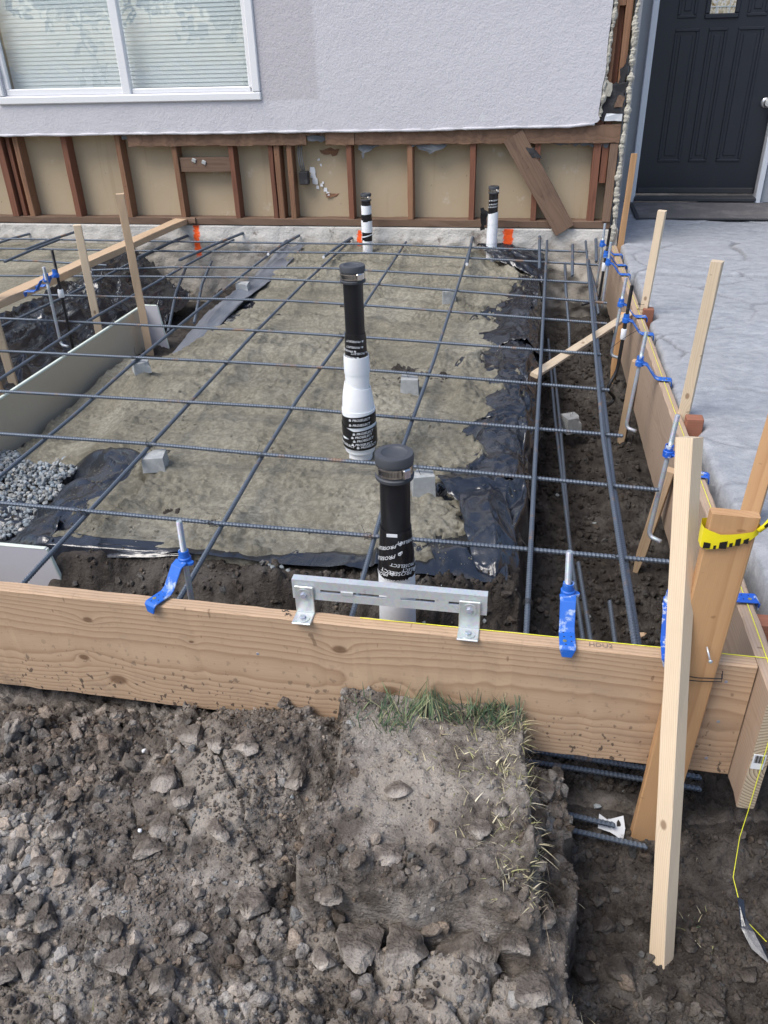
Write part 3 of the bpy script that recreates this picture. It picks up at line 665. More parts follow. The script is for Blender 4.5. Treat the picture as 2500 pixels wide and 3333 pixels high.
def slab(y0, y1, z0):
    xs = cat(np.arange(.42, 2.2, .012), np.arange(2.2, 4.0, .06)); ys = np.arange(y0, y1+1e-6, (y1-y0)/int((y1-y0)/.012))
    X, Y = np.meshgrid(xs, ys)
    XL = .548+.085*ss(3.2, 1.5, Y)+.006*fbm(X*0, Y, 6, 3, 313)+.045*np.exp(-((Y-4.02)/.05)**2)+.035*np.exp(-((Y-2.7)/.05)**2) if y0 < 4 else .515+0*Y
    X2 = XL+(X-.42)*(4.0-XL)/(4.0-.42)
    Z = pat_z(X2, Y)+z0
    edge = np.minimum.reduce([X2-XL, Y-y0, y1-Y]); Z = Z-.012*ss(.016, 0, edge)
    nx, ny = len(xs), len(ys); V = np.stack([X2, Y, Z], -1).reshape(-1, 3)
    i = (np.arange(ny-1)[:, None]*nx+np.arange(nx-1)[None, :]).reshape(-1); F = np.stack([i, i+1, i+nx+1, i+nx], 1)
    # skirts at the left and the near side
    L = np.arange(ny)*nx; n0 = len(V); V = np.concatenate([V, V[L]*[1, 1, 0]+[-.004, 0, z0-.12], V[:nx]*[1, 1, 0]+[0, -.004, z0-.12]])
    a = np.arange(ny-1); F = np.concatenate([F, np.stack([L[a], L[a+1], n0+a+1, n0+a], 1), np.stack([np.arange(1, nx), np.arange(nx-1), n0+ny+np.arange(nx-1), n0+ny+np.arange(1, nx)], 1)])
    o = soup('slab', V, F, 'patio', patio, smooth=True)
    at = o.data.attributes.new('joint', 'FLOAT', 'POINT'); j = pat_joint(X2, Y).ravel()
    at.data.foreach_set('value', np.r_[j, np.zeros(ny+nx)].astype(np.float32))
slab(1.56, 4.787, -.012); slab(4.811, 7.10, .002)
# ================================================================ HOUSE
house = world(thing('house', 'pale grey stucco house front with its lower wall stripped to the studs', 'house', (-1.5, 5.6, -.4)))
Yw = 5.536
def ragged(x0, x1, step, f):
    n = max(2, int(abs(x1-x0)/step)); return [(x0+(x1-x0)*i/n, f(x0+(x1-x0)*i/n)) for i in range(n+1)]
rr = np.random.default_rng(3)
def stuc_bottom(x):
    return float(.690+.010*ss(-.9, -.2, np.array(x))+.012*ss(.1, .25, np.array(x))+.005*fbm(np.array([x]), np.array([0.]), 5, 4, 401)[0]-.003*(fbm(np.array([x]), np.array([3.]), 1.2, 1, 403)[0]))
def stuc_right(z):
    return float(.30+.012*fbm(np.array([z]), np.array([7.]), 9, 4, 405)[0]+.01*math.sin(z*6))
out = ragged(-7.0, .26, .02, stuc_bottom)+[(.285, .722), (.30, .74)]+[(x, z) for z, x in ragged(.76, 2.7, .02, stuc_right)]+[(-7.0, 2.7)]
hole = [(-3.64, .925), (-1.89, .925), (-1.89, 2.05), (-3.64, 2.05)]
def plate_with_hole(name, outer, holes, y0, th, mat, parent):
    bm = bmesh.new(); ed = []
    for lp in [outer]+holes:
        vs = [bm.verts.new((x, y0, z)) for x, z in lp]
        ed += [bm.edges.new((vs[i], vs[(i+1) % len(vs)])) for i in range(len(vs))]
    bmesh.ops.triangle_fill(bm, use_beauty=True, use_dissolve=False, edges=ed)
    r = bmesh.ops.extrude_face_region(bm, geom=bm.faces[:])
    bmesh.ops.translate(bm, vec=(0, th, 0), verts=[v for v in r['geom'] if isinstance(v, bmesh.types.BMVert)])
    bmesh.ops.recalc_face_normals(bm, faces=bm.faces)
    me = bpy.data.meshes.new(name); bm.to_mesh(me); bm.free()
    return link(name, me, mat, parent)
plate_with_hole('stucco', out, [hole], 5.497, .024, 'stucco', house)
# raw torn stucco lip along the bottom and right edges, and at the corner
lip = [(x, 5.499+.004*math.sin(x*31), z-.004) for x, z in ragged(-7.0, .27, .03, stuc_bottom)]
tube('stucco_lip', lip, .0075+.003*rr.random(len(lip)), 'stucco', house, 6)
def torn(xf, z0, z1, seed):
    z_ = np.arange(z0, z1, .0075); o_ = z_*0
    P = np.stack([xf(z_)+.007*fbm(z_, o_, 12, 3, seed)+.003*fbm(z_, o_, 60, 2, seed+1), 5.513+.006*fbm(z_, o_+4, 14, 3, seed+2), z_], 1)
    V, F = tube_data(P, np.clip(.0135+.012*fbm(z_, o_+8, 22, 3, seed+3)+.006*fbm(z_, o_, 70, 2, seed+4), .005, .03), 9)
    V = V+np.stack([.004*fbm(V[:, 2]*1.0+V[:, 1], V[:, 0]*3, 70, 2, seed+5), .003*fbm(V[:, 2], V[:, 0]*3+V[:, 1], 90, 2, seed+6), V[:, 2]*0], 1)
    obj('torn_edge', V, F, 'stuccoraw', house)
torn(lambda z: np.array([stuc_right(q) for q in z])+.010, .75, 2.7, 431); torn(lambda z: .450+.004*np.sin(z*9), -.05, 2.7, 441)
# wall board seen between the studs, entry return wall
plate_with_hole('wall_board', [(-7, .1), (.44, .1), (.44, 2.7), (-7, 2.7)], [hole], 5.628, .013, 'wallboard', house)
box('light_block_wall', (-2.9, 6.3, 1.4), (5.0, .05, 2.6), 'graywall', house)  # unseen backing wall, added to stop light leaking through behind the blinds
box('return_wall', (.462, 6.32, 1.3), (.03, 1.52, 2.66), 'graywall', house)
# foundation
fx = cat(np.arange(-4.4, .49, .014), np.linspace(-7, -4.4, 20)); fz = np.arange(-.56, .096, .011)
FX, FZ = np.meshgrid(fx, fz)
dep = .012*fbm(FX, FZ, 8, 4, 411)+.03*np.abs(fbm(FX, FZ, 5, 4, 413))*ss(.06, -.04, FZ+.03*fbm(FX, FZ, 7, 2, 415))+.08*ss(-.06, -.25, FZ)*(.6+fbm(FX, FZ, 6, 3, 417))*ss(-.1, .1, FX)
V = np.stack([FX, 5.531-dep, FZ], -1).reshape(-1, 3); nx = len(fx); i = (np.arange(len(fz)-1)[:, None]*nx+np.arange(nx-1)[None, :]).reshape(-1)
F = np.stack([i, i+1, i+nx+1, i+nx], 1); tp = (len(fz)-1)*nx; n0 = len(V)
V = np.concatenate([V, np.stack([fx, np.full(nx, 5.66), np.full(nx, .0955)], 1)]); a = np.arange(nx-1)
F = np.concatenate([F, np.stack([tp+a, tp+a+1, n0+a+1, n0+a], 1)])
soup('foundation', V, F, 'found', house, smooth=True)
# framing
def stud(x, z0, z1, mat, w=.038, y=Yw, d=.089, dx=0.0):
    return beam('stud', (x+w/2, y+d/2, z0), (x+w/2+dx, y+d/2, z1), w, d, mat, house, up=(0, -1, 0), ch=.0025, jit=.0009)
X0 = -3.331
for k in range(9):
    x = X0+.4064*k
    if k == 8: x = -.08
    stud(x, .141, .73, ['redwood', 'redwood2', 'redwood2', 'redwood', 'redwood2', 'redwood', 'redwood2', 'redwood', 'redwood'][k], w=.036 if k else .042)
stud(-3.84, .141, .73, 'redwood', .05); stud(-3.70, .141, .73, 'redwood2', .04); stud(-3.77, .141, .73, 'redwood', .03, y=5.56, d=.065)
stud(-4.25, .141, .73, 'redwood')
stud(-1.832, .141, .73, 'redwood', .03); stud(-1.794, .141, .73, 'redwood2', .04)
stud(.281, .141, .73, 'redwood', .046); stud(.332, .37, .73, 'redwood', .042, y=5.548, d=.07)
for k in range(8): stud(-4.66-.4064*k, .141, .73, 'redwood') if k < 5 else None
stud(.378, .141, .60, 'oldwood', .05, y=5.522)
beam('sill_plate', (-2.44, 5.578, .1180), (.43, 5.578, .1180), .094, .045, 'oldwood', house, ch=.003, jit=.0016)
beam('sill_plate', (-7.0, 5.580, .1175), (-2.446, 5.580, .1175), .092, .045, 'oldwood', house, ch=.003, jit=.0016)
beam('plate_end', (-2.585, 5.541, .1235), (-2.41, 5.541, .1235), .05, .038, 'oldwood', house, ch=.004, jit=.0022)
for (a, b) in ((-2.82, -1.56), (-1.43, -1.236), (-1.232, .43)):
    beam('rail', (a, 5.5275, .656), (b, 5.5275, .656), .104, .016, 'brownrail', house, up=(0, -1, 0), ch=.003, jit=.0022, seg=int((b-a)/.03))
beam('rail', (-1.57, 5.529, .69), (-1.42, 5.529, .69), .05, .014, 'brownrail', house, up=(0, -1, 0), jit=.003, seg=8)
beam('diagonal_brace', (-.218, 5.517, .650), (.146, 5.517, .085), .132, .020, 'oldwood', house, up=(0, -1, 0), ch=.003, jit=.0012)
beam('blocking', (-2.475, 5.575, .4845), (-2.10, 5.575, .4845), .090, .05, 'oldwood', house, up=(0, -1, 0))
# upper corner: trimmer studs and torn paper between the stucco edges
for x0, w_, y_, z0, m in ((.312, .034, 5.53, .83, 'redwood2'), (.346, .034, 5.575, .70, 'redwood'), (.382, .040, 5.535, .90, 'redwood2'), (.345, .036, 5.532, 1.32, 'redwood2')):
    beam('stud', (x0+w_/2, y_+.04, z0), (x0+w_/2, y_+.04, 2.7), w_, .08, m, house, up=(0, -1, 0), ch=.002)
def scrap(name, pts, mat, parent, y, thick=.0015, jag=.006, seed=1):
    r = np.random.default_rng(seed); P = []
    for i in range(len(pts)):
        a = np.array(pts[i]); b = np.array(pts[(i+1) % len(pts)]); n = max(1, int(np.linalg.norm(b-a)/.018))
        P += [a+(b-a)*k/n+r.normal(0, jag, 2)*(k > 0) for k in range(n)]
    n = len(P); V = [(p[0], y+.006*math.sin(p[0]*40+p[1]*25), p[1]) for p in P]+[(p[0], y+thick+.006*math.sin(p[0]*40+p[1]*25), p[1]) for p in P]
    F = [tuple(range(n)), tuple(range(2*n-1, n-1, -1))]+[(i, n+i, n+(i+1) % n, (i+1) % n) for i in range(n)]
    return obj(name, V, F, mat, parent)
scrap('building_paper', [(.305, .735), (.43, .73), (.435, .93), (.31, .92)], 'felt', house, 5.519, seed=2)
scrap('building_paper', [(.385, .92), (.432, .92), (.44, 1.10), (.415, 1.05)], 'felt', house, 5.521, seed=3)
scrap('building_paper', [(.305, 1.00), (.33, 1.0), (.325, 1.08), (.306, 1.09)], 'felt', house, 5.521, seed=4)
scrap('torn_stucco', [(.375, .80), (.425, .80), (.43, .855), (.39, .86)], 'oldwood', house, 5.515, .003, seed=5)
scrap('torn_stucco', [(.312, .86), (.345, .86), (.35, .93), (.318, .95)], 'stuccoraw', house, 5.511, .004, seed=6)
scrap('flashing', [(.325, .728), (.428, .726), (.428, .766), (.335, .768)], 'flashing', house, 5.508, .001, .001, seed=7)
scrap('building_paper', [(-1.21, .605), (-1.06, .605), (-1.15, .56), (-1.19, .52)], 'felt_grey', house, 5.544, seed=8)
scrap('building_paper', [(-.87, .605), (-.63, .607), (-.68, .57), (-.74, .545), (-.79, .565)], 'felt_grey', house, 5.534, seed=9)
scrap('building_paper', [(-.02, .606), (.375, .607), (.365, .575), (.25, .592), (.1, .595)], 'felt_grey', house, 5.548, seed=10)
scrap('building_paper', [(-1.55, .63), (-1.43, .63), (-1.45, .675), (-1.54, .672)], 'felt_grey', house, 5.532, seed=11)
scrap('building_paper', [(-2.87, .645), (-2.82, .645), (-2.82, .69), (-2.88, .69)], 'felt_grey', house, 5.535, seed=12)
scrap('building_paper', [(-3.37, .70), (-3.335, .70), (-3.325, .45), (-3.34, .40), (-3.345, .5)], 'felt', house, 5.62, seed=13)
scrap('building_paper', [(-3.345, .42), (-3.335, .42), (-3.30, .2), (-3.31, .21)], 'felt', house, 5.62, jag=.003, seed=14)
scrap('paper_patch', [(-1.50, .565), (-1.36, .57), (-1.385, .53), (-1.49, .545)], 'redwood2', house, 5.622, seed=15)
scrap('paper_patch', [(-1.475, .29), (-1.38, .292), (-1.40, .27), (-1.47, .265)], 'redwood2', house, 5.622, jag=.003, seed=16)
scrap('tar_stain', [(-.16, .585), (-.08, .585), (-.03, .52), (-.10, .52)], 'felt', house, 5.5055, .001, .007, seed=17)
for k, (x, z, s_) in enumerate(((-1.555, .41, .022), (-1.545, .37, .02), (-1.56, .44, .018), (-1.50, .47, .008), (-1.51, .505, .007), (-1.475, .545, .006), (-1.53, .33, .012), (-1.50, .345, .010), (-1.475, .315, .013), (-1.46, .29, .012), (-1.52, .50, .005), (-1.49, .36, .007))):
    scrap('plaster_splat', [(x-s_, z-s_*.8), (x+s_, z-s_), (x+s_*.8, z+s_), (x-s_*.7, z+s_*1.1)], 'white', house, 5.6225, .001, s_*.18, seed=30+k)
bx = box('outlet_box', (-1.605, 5.575, .398), (.062, .05, .082), 'felt', house, ch=.004)
for k in range(3):
    tube('cable', [(-1.625+.012*k, 5.56, .62), (-1.632+.012*k, 5.555, .55), (-1.628+.014*k, 5.552, .49), (-1.61+.008*k, 5.56, .44)], .0035, 'felt_grey', bx, 6)
for (x, z) in ((-2.37, .513), (-2.30, .50)): box('cable_clip', (x, 5.546, z), (.03, .012, .026), 'zinc', house, ch=.003, rot=Matrix.Rotation(.4, 4, 'Y'))
# window: frame, sashes, panes, blind
win = box('window', (-2.765, 5.505, .8975), (1.872, .05, .047), 'white', house, ch=.006)
box('frame', (-1.858, 5.505, 1.49), (.054, .05, 1.136), 'white', win, ch=.006); box('frame', (-3.673, 5.505, 1.49), (.054, .05, 1.136), 'white', win, ch=.006)
box('frame', (-2.765, 5.505, 2.085), (1.872, .05, .054), 'white', win, ch=.006); box('mullion', (-2.752, 5.512, 1.49), (.062, .045, 1.14), 'white', win, ch=.006)
box('sash', (-3.21, 5.524, .943), (.862, .03, .042), 'white', win, ch=.005); box('sash', (-3.626, 5.524, 1.49), (.036, .03, 1.06), 'white', win, ch=.005)
box('sash', (-2.31, 5.520, .938), (.822, .03, .032), 'white', win, ch=.005); box('sash', (-1.899, 5.520, 1.49), (.028, .03, 1.09), 'white', win, ch=.005)
box('latch', (-3.645, 5.498, 1.06), (.012, .02, .05), 'galv', win)
box('pane', (-3.19, 5.532, 1.51), (.84, .004, 1.10), 'glass', win, ch=0); box('pane', (-2.31, 5.522, 1.51), (.80, .004, 1.11), 'glass', win, ch=0)
blind = box('window_blind', (-2.77, 5.60, 2.03), (1.74, .03, .04), 'white', house)
sv, sf = beam_data(1.72, .028, .0018, .0005, 4, .0002, 3); sme = None
for k in range(44):
    mw = T(-3.63, 5.60, .945+.0243*k) @ Matrix.Rotation(math.radians(79), 4, 'X')
    if sme is None: so_ = obj('slat', sv, sf, 'slat', blind, mw); sme = so_.data
    else: link('slat', sme, None, blind, mw)
# entry wall and door
Yd = 7.086
box('entry_wall', (.57, Yd+.06, 1.35), (.235, .10, 2.7), 'graywall', house); box('entry_wall', (2.75, Yd+.06, 1.35), (2.12, .10, 2.7), 'graywall', house)
box('door_casing', (.694, Yd+.012, 1.05), (.040, .11, 2.10), 'whitewood', house, ch=.004); box('door_casing', (1.655, Yd+.012, 1.05), (.040, .11, 2.10), 'whitewood', house, ch=.004)
box('door_stop', (.7185, Yd+.03, 1.05), (.010, .06, 2.10), 'whitewood', house); box('threshold', (1.175, Yd-.005, .029), (.925, .12, .028), 'rubber_edge', house, ch=.006)
door = box('door', (1.178, Yd+.06, 1.075), (.908, .045, 2.03), 'door', house, ch=.003)
box('door_sweep', (1.178, Yd+.028, .085), (.88, .02, .04), 'rubber_edge', door, ch=.004)
def dpanel(xa, xb, za, zb):
    """raised moulding and field"""
    y = Yd+.0365
    for (c, s) in (((xa+xb)/2, za), 1), (((xa+xb)/2, zb), 1): box('moulding', (c[0] if isinstance(c, tuple) else c, y, c[1]), (xb-xa+.022, .014, .022), 'door', door, ch=.006)
    for x in (xa, xb): box('moulding', (x, y+.0005, (za+zb)/2), (.022, .014, zb-za-.022), 'door', door, ch=.006)
    box('panel', ((xa+xb)/2, y+.002, (za+zb)/2), (xb-xa-.062, .012, zb-za-.066), 'door', door, ch=.005)
for xa, xb in ((.875, 1.025), (1.110, 1.222), (1.315, 1.472)): dpanel(xa, xb, .305, 1.19)
for xa, xb in ((.875, .985), (1.355, 1.472)): dpanel(xa, xb, 1.275, 1.95)
for (x, z, sx, sz) in ((1.172, 1.272, .236, .032), (1.172, 1.94, .236, .032), (1.07, 1.606, .032, .636), (1.274, 1.606, .032, .636)): box('glass_frame', (x, Yd+.034, z), (sx, .02, sz), 'door', door, ch=.007)
box('door_glass', (1.172, Yd+.037, 1.606), (.172, .006, .636), 'doorglass', door, ch=0)
for k in range(5): box('caming', (1.172, Yd+.033, 1.33+.13*k), (.172, .005, .006), 'zinc', door, ch=0)
for k in (-1, 1): box('caming', (1.172+.045*k, Yd+.0325, 1.606), (.005, .005, .636), 'zinc', door, ch=0)
hd = lathe('handle', [(.0, 0), (.034, 0), (.034, .006), (.028, .012), (.012, .014), (.012, .045), (.026, .052), (.03, .07), (.02, .085), (.0, .087)], 'knob', door, 20, T(1.588, Yd+.037, .705) @ Matrix.Rotation(math.pi/2, 4, 'X'))
mat_o = box('door_mat', (1.42, 6.63, .016), (1.50, .66, .009), 'rubber_edge', ch=.004)
world(tag(mat_o, 'dark grey door mat in front of the black door', 'door mat')); box('pile', (1.42, 6.63, .019), (1.45, .61, .007), 'mat', mat_o, ch=.003)
# ================================================================ FORM BOARDS
def fbY(x): return 1.4238-.0062*x     # front face of the front board
fb = beam('form_board', (-2.6, fbY(-2.6)+.019, -.169), (.526, fbY(.526)+.019, -.169), .3385, .038, 'form_front', up=(0, -1, 0), ch=.0035, seg=90, jit=.0007, seed=4)
world(tag(fb, 'long tan fir form board across the front, carrying the slotted channel', 'form board'))
def rbX(y): return .528-.0205*(y-1.5)  # inner face of the right board
rb = beam('form_board', (rbX(1.335)+.019, 1.335, -.1725), (rbX(5.49)+.019, 5.49, -.1725), .345, .038, 'form_right', up=(-1, 0, 0), ch=.0035, seg=100, jit=.0008, seed=6)
world(tag(rb, 'pinkish form board along the right side, next to the concrete patio', 'form board'))
beam('end_grain', (rbX(1.335)+.019, 1.3362, -.1725), (rbX(1.335)+.019, 1.3330, -.1725), .3415, .0352, 'endgrain', rb, up=(-1, 0, 0), ch=.003, seg=1, jit=.0003)
tg = box('price_tag', (rbX(1.335)+.0165, 1.3322, -.192), (.026, .0012, .044), 'print', rb, ch=0)
for k in range(9): box('bar', (rbX(1.335)+.0075+.0022*k, 1.3313, -.184), (.0007+.0006*(k % 3), .0006, .022), 'ink', tg, ch=0)
for k, (x, z) in enumerate(((-1.6, -.06), (-1.58, -.27), (.47, -.05), (.475, -.17), (.47, -.29), (.02, -.31), (-.62, -.12))):
    lathe('nail_head', [(.0005, 0), (.0042, 0), (.0040, .001), (.0005, .0014)], 'bolt', fb, 10, T(x, fbY(x)-.0002, z) @ Matrix.Rotation(math.pi/2, 4, 'X'))
# small patch board behind the sod and pencil marks
def put_text(s, size, mw, mat, parent, name, shear=0.0, bold=0.0):
    V, F = flat_text(s, size, shear, bold); return obj(name, V, F, mat, parent, mw)
put_text('HDU2', .020, T(.170, fbY(.2)+.012, .0016), 'pencil', fb, 'pencil_mark')
put_text("3'4\"", .022, T(-.556, fbY(-.55)+.030, .0016) @ Matrix.Rotation(math.radians(-55), 4, 'Z'), 'ink', fb, 'pencil_mark')
# ================================================================ REBAR
def rebar_obj(name, P, r=.0066, label='', group=None, full=True, parent=None):
    step = .0036 if full else .02
    Q = resample(P, step); n = len(Q); o0 = Q[0].copy(); Q = Q-o0
    pat = np.array([1.0, 1.0, 1.24])[np.arange(n) % 3] if full else 1.0
    V, F = tube_data(Q, r*pat*np.ones(n), 8, .0034 if full else None)
    o = obj(name, V, F, 'rebar', parent, T(*o0), False)
    return tag(o, label, 'rebar', group)
ZT, ZL = -.044, -.0585
def zz(z, pts): return [(x, y, z+lift(np.array(y))*.62) for x, y in pts]
longs = [
 ([(-2.79, 3.3), (-2.72, 4.2), (-2.55, 5.49)], 'long rebar at far left, just inside the wooden brace', ZL),
 ([(-2.24, 1.9), (-2.307, 2.94), (-2.339, 3.78), (-2.23, 4.9), (-2.13, 5.49)], 'long rebar running over the beige panel at the left', ZL),
 ([(-1.745, 1.5), (-1.765, 2.6), (-1.80, 3.2), (-1.82, 4.2), (-1.74, 5.49)], 'long rebar over the left edge of the sand, beside the gravel', ZL),
 ([(-1.315, 1.475), (-1.345, 2.5), (-1.378, 3.7), (-1.372, 4.6), (-1.29, 5.49)], 'long rebar resting by the nearest concrete block at left', ZL),
 ([(-.860, 1.475), (-.905, 2.3), (-.926, 2.9), (-.917, 3.65), (-.90, 5.49)], 'long rebar over the sand left of the tall wrapped pipe', ZL),
 ([(-.398, 1.475), (-.430, 2.3), (-.435, 3.4), (-.455, 5.49)], 'long rebar over the sand right of the tall wrapped pipe', ZL),
 ([(.032, 1.475), (.033, 2.4), (.036, 3.2), (.040, 5.45)], 'long rebar above the left lip of the right trench', ZT+.0145),
 ([(.279, 1.475), (.262, 2.6), (.284, 5.45)], 'upper long rebar above the middle of the right trench', ZT+.0145),
]
for P, l, z in longs: rebar_obj('rebar', zz(z, P), .0064, l, 'rebar grid bars')
trans = [
 ([(-2.7, 1.94), (-1.63, 1.911), (-.88, 1.890), (-.3, 1.886), (.433, 1.873)], 'cross rebar nearest the front form board'),
 ([(-3.0, 2.40), (-1.94, 2.389), (-1.33, 2.379), (-.9, 2.352), (-.35, 2.330), (.415, 2.276)], 'second cross rebar from the front form board'),
 ([(-3.1, 2.79), (-2.19, 2.778), (-.9, 2.758), (-.54, 2.725), (.333, 2.662)], 'third cross rebar from the front form board'),
 ([(-3.3, 3.26), (-2.5, 3.249), (-1.35, 3.229), (-.63, 3.195), (.309, 3.09)], 'fourth cross rebar from the front form board'),
 ([(-3.6, 3.75), (-2.82, 3.736), (-1.36, 3.677), (-.7, 3.621), (.296, 3.509)], 'fifth cross rebar from the front form board, rusty in the middle'),
 ([(-2.95, 4.186), (-1.38, 4.207), (-.8, 4.145), (.345, 3.961)], 'sixth cross rebar from the front form board, rusty at left'),
 ([(-4.1, 4.52), (-2.44, 4.60), (-1.73, 4.63), (-.88, 4.55), (.365, 4.32)], 'seventh cross rebar from the front form board'),
 ([(-2.8, 4.70), (-2.3, 4.79), (-1.28, 4.83), (.295, 4.66)], 'eighth cross rebar from the front form board'),
 ([(-4.3, 5.11), (-2.7, 5.11), (-1.02, 5.14), (.344, 4.98)], 'ninth cross rebar from the front form board, second from the house'),
 ([(-4.4, 5.37), (-2.9, 5.35), (-1.0, 5.35), (.291, 5.24)], 'cross rebar closest to the house wall'),
 ([(-4.2, 4.87), (-3.3, 4.86), (-2.75, 4.80)], 'short cross rebar on the left sand pad'),
]
for P, l in trans: rebar_obj('rebar', zz(ZT, P), .0062, l, 'rebar grid bars')
low = [
 ([(.296, 1.475, -.062), (.285, 2.3, -.06), (.292, 3.5, -.058), (.302, 5.2, -.03)], 'rebar lapped beside the upper bar of the right trench'),
 ([(.235, 1.475, -.37), (.186, 2.3, -.38), (.125, 3.6, -.39), (.085, 4.7, -.38)], 'lower rebar in the right trench, running its full length'),
 ([(.258, 1.475, -.365), (.205, 2.33, -.375)], 'short rebar lapped beside the lower bar of the right trench'),
 ([(.175, 2.6, -.385), (.15, 3.5, -.39), (.12, 4.3, -.39)], 'second low rebar at the far end of the right trench'),
 ([(.315, 1.475, -.39), (.295, 2.1, -.36)], 'thick dark rebar low in the trench beside a concrete block'),
 ([(.315, 1.9, -.20), (.312, 3.0, -.20), (.315, 4.2, -.19)], 'middle rebar of the right trench'),
 ([(-.02, 1.535, -.455), (.25, 1.53, -.460), (.50, 1.52, -.465)], 'upper black rebar seen below the front form board'),
 ([(-.02, 1.515, -.475), (.25, 1.51, -.480), (.50, 1.50, -.485)], 'lower black rebar seen below the front form board'),
 ([(.10, 1.40, -.515), (.285, 1.385, -.525)], 'short rusty-ended rebar in the pit, above its twin'),
 ([(.10, 1.365, -.530), (.36, 1.345, -.538)], 'black rebar lying in the pit behind the orange plank'),
 ([(.392, 1.66, -.49), (.388, 1.55, -.50), (.385, 1.455, -.515)], 'rebar running from under the form board into the pit'),
]
for P, l in low: rebar_obj('rebar', P, .0066, l, 'rebar in the trench')
dow = [((-1.365, 5.05), (-1.285, 5.53), 'over the fourth long bar'), ((-1.735, 5.05), (-1.66, 5.53), 'over the third long bar'), ((-2.24, 4.80), (-2.07, 5.53), 'over the beige panel end'), ((-2.60, 4.95), (-2.49, 5.53), 'beside the orange paint at left'),
       ((-.43, 4.88), (-.452, 5.53), 'beside the right-hand wall pipe'), ((.003, 4.75), (-.012, 5.53), 'above the plastic at the trench'), ((.190, 4.70), (.202, 5.40), 'in the middle of the trench end'), ((.335, 5.0), (.352, 5.53), 'next to the right form board'),
       ((-3.45, 5.02), (-3.34, 5.53), 'on the left sand pad'), ((-3.86, 5.2), (-3.74, 5.53), 'at the far left of the wall'), ((-3.42, 4.72), (-3.36, 5.3), 'below the left window')]
for k, (a, b, l) in enumerate(dow):
    z1 = .03+.012*((k*7) % 3-1)
    o = rebar_obj('dowel', [(a[0], a[1], z1-.02), ((a[0]+b[0])/2, (a[1]+b[1])/2, z1-.005), (b[0], b[1], z1)], .0078, 'rebar dowel sticking out of the house foundation, '+l, 'foundation dowels')
    if k in (0, 1, 4):
        world(o); lathe('white_tip', [(.0084, -.004), (.0084, .010)], 'print', o, 10, T(a[0], a[1], z1-.02) @ Matrix.Rotation(-math.pi/2, 4, 'X'))
for k, (P, l) in enumerate([([(.165, 5.42, -.10), (.17, 4.9, -.15), (.20, 4.55, -.30), (.205, 4.5, -.40)], 'bent dowel dropping into the far end of the trench'), ([(-2.5, 5.45, -.18), (-2.35, 4.9, -.22), (-2.15, 4.3, -.28)], 'low dowel in the dark trench left of the sand'),
                            ([(-2.3, 5.45, -.14), (-2.2, 5.0, -.18), (-2.02, 4.4, -.25)], 'low dowel beside the grey plastic edge'), ([(-2.52, 3.0, -.36), (-2.42, 3.7, -.36), (-2.3, 4.6, -.34)], 'low bar behind the beige panel'), ([(.32, 5.45, -.12), (.345, 4.95, -.14), (.36, 4.7, -.22)], 'dowel at the corner of the form board')]):
    rebar_obj('dowel', P, .0080, l, 'foundation dowels')
# tie wires at crossings
def tie(x, y, z, k):
    r = np.random.default_rng(k); t = np.linspace(0, 2*math.pi*1.6, 22)
    P = np.stack([x+.0115*np.cos(t), y+.0115*np.sin(t), z+.010*np.sin(t*.5+.6)], 1)
    a = r.uniform(-1, 1, 2)
    P = np.concatenate([[(x+.03*a[0], y-.028, z+.03)], [(x+.01*a[0], y-.012, z+.014)], P, [(x-.012, y+.01*a[1], z+.013)], [(x-.035*a[1], y+.012, z+.026+.012*a[0])]])
    c = P.mean(0); o = tube('tie_wire', P-c, .0009, 'wire', None, 5, True, T(*c))
    yc = [1.89, 2.35, 2.74, 3.2, 3.64, 4.15]; on_ = ['first', 'second', 'third', 'fourth', 'fifth', 'sixth'][int(np.argmin([abs(y-q) for q in yc]))]
    ln = [(-1.8, 'left sand-edge'), (-1.35, 'left block'), (-.91, 'left-of-pipe'), (-.43, 'right-of-pipe'), (.033, 'trench-lip'), (.27, 'mid-trench')]; lb = min(ln, key=lambda q: abs(q[0]-x))[1]
    tag(o, 'thin tie wire where the %s cross bar meets the %s long bar' % (on_, lb), 'tie wire', 'tie wires on the rebar grid')
ties = [(-1.335, 2.378), (-1.345, 3.229), (-1.80, 3.23), (-.905, 1.89), (-.91, 2.352), (-.43, 1.887), (-.435, 2.72), (.033, 1.88), (.033, 2.30), (.033, 2.69), (.034, 3.12), (.27, 1.875), (.265, 2.285), (.262, 2.665), (.27, 3.095), (.27, 3.515), (-.435, 3.18), (-1.36, 3.68), (-.92, 3.65), (.28, 3.97), (-1.33, 1.90)]
for k, (x, y) in enumerate(ties): tie(x, y, -.05, k)
P = np.array([(.032+.012*math.cos(t), 1.60+.0009*t, -.030+.012*math.sin(t)) for t in np.linspace(0, 25, 60)]); c = P.mean(0)
tag(tube('tie_wire', P-c, .0009, 'wire', None, 5, True, T(*c)), 'coil of black wire wound round the bar over the trench lip', 'tie wire')
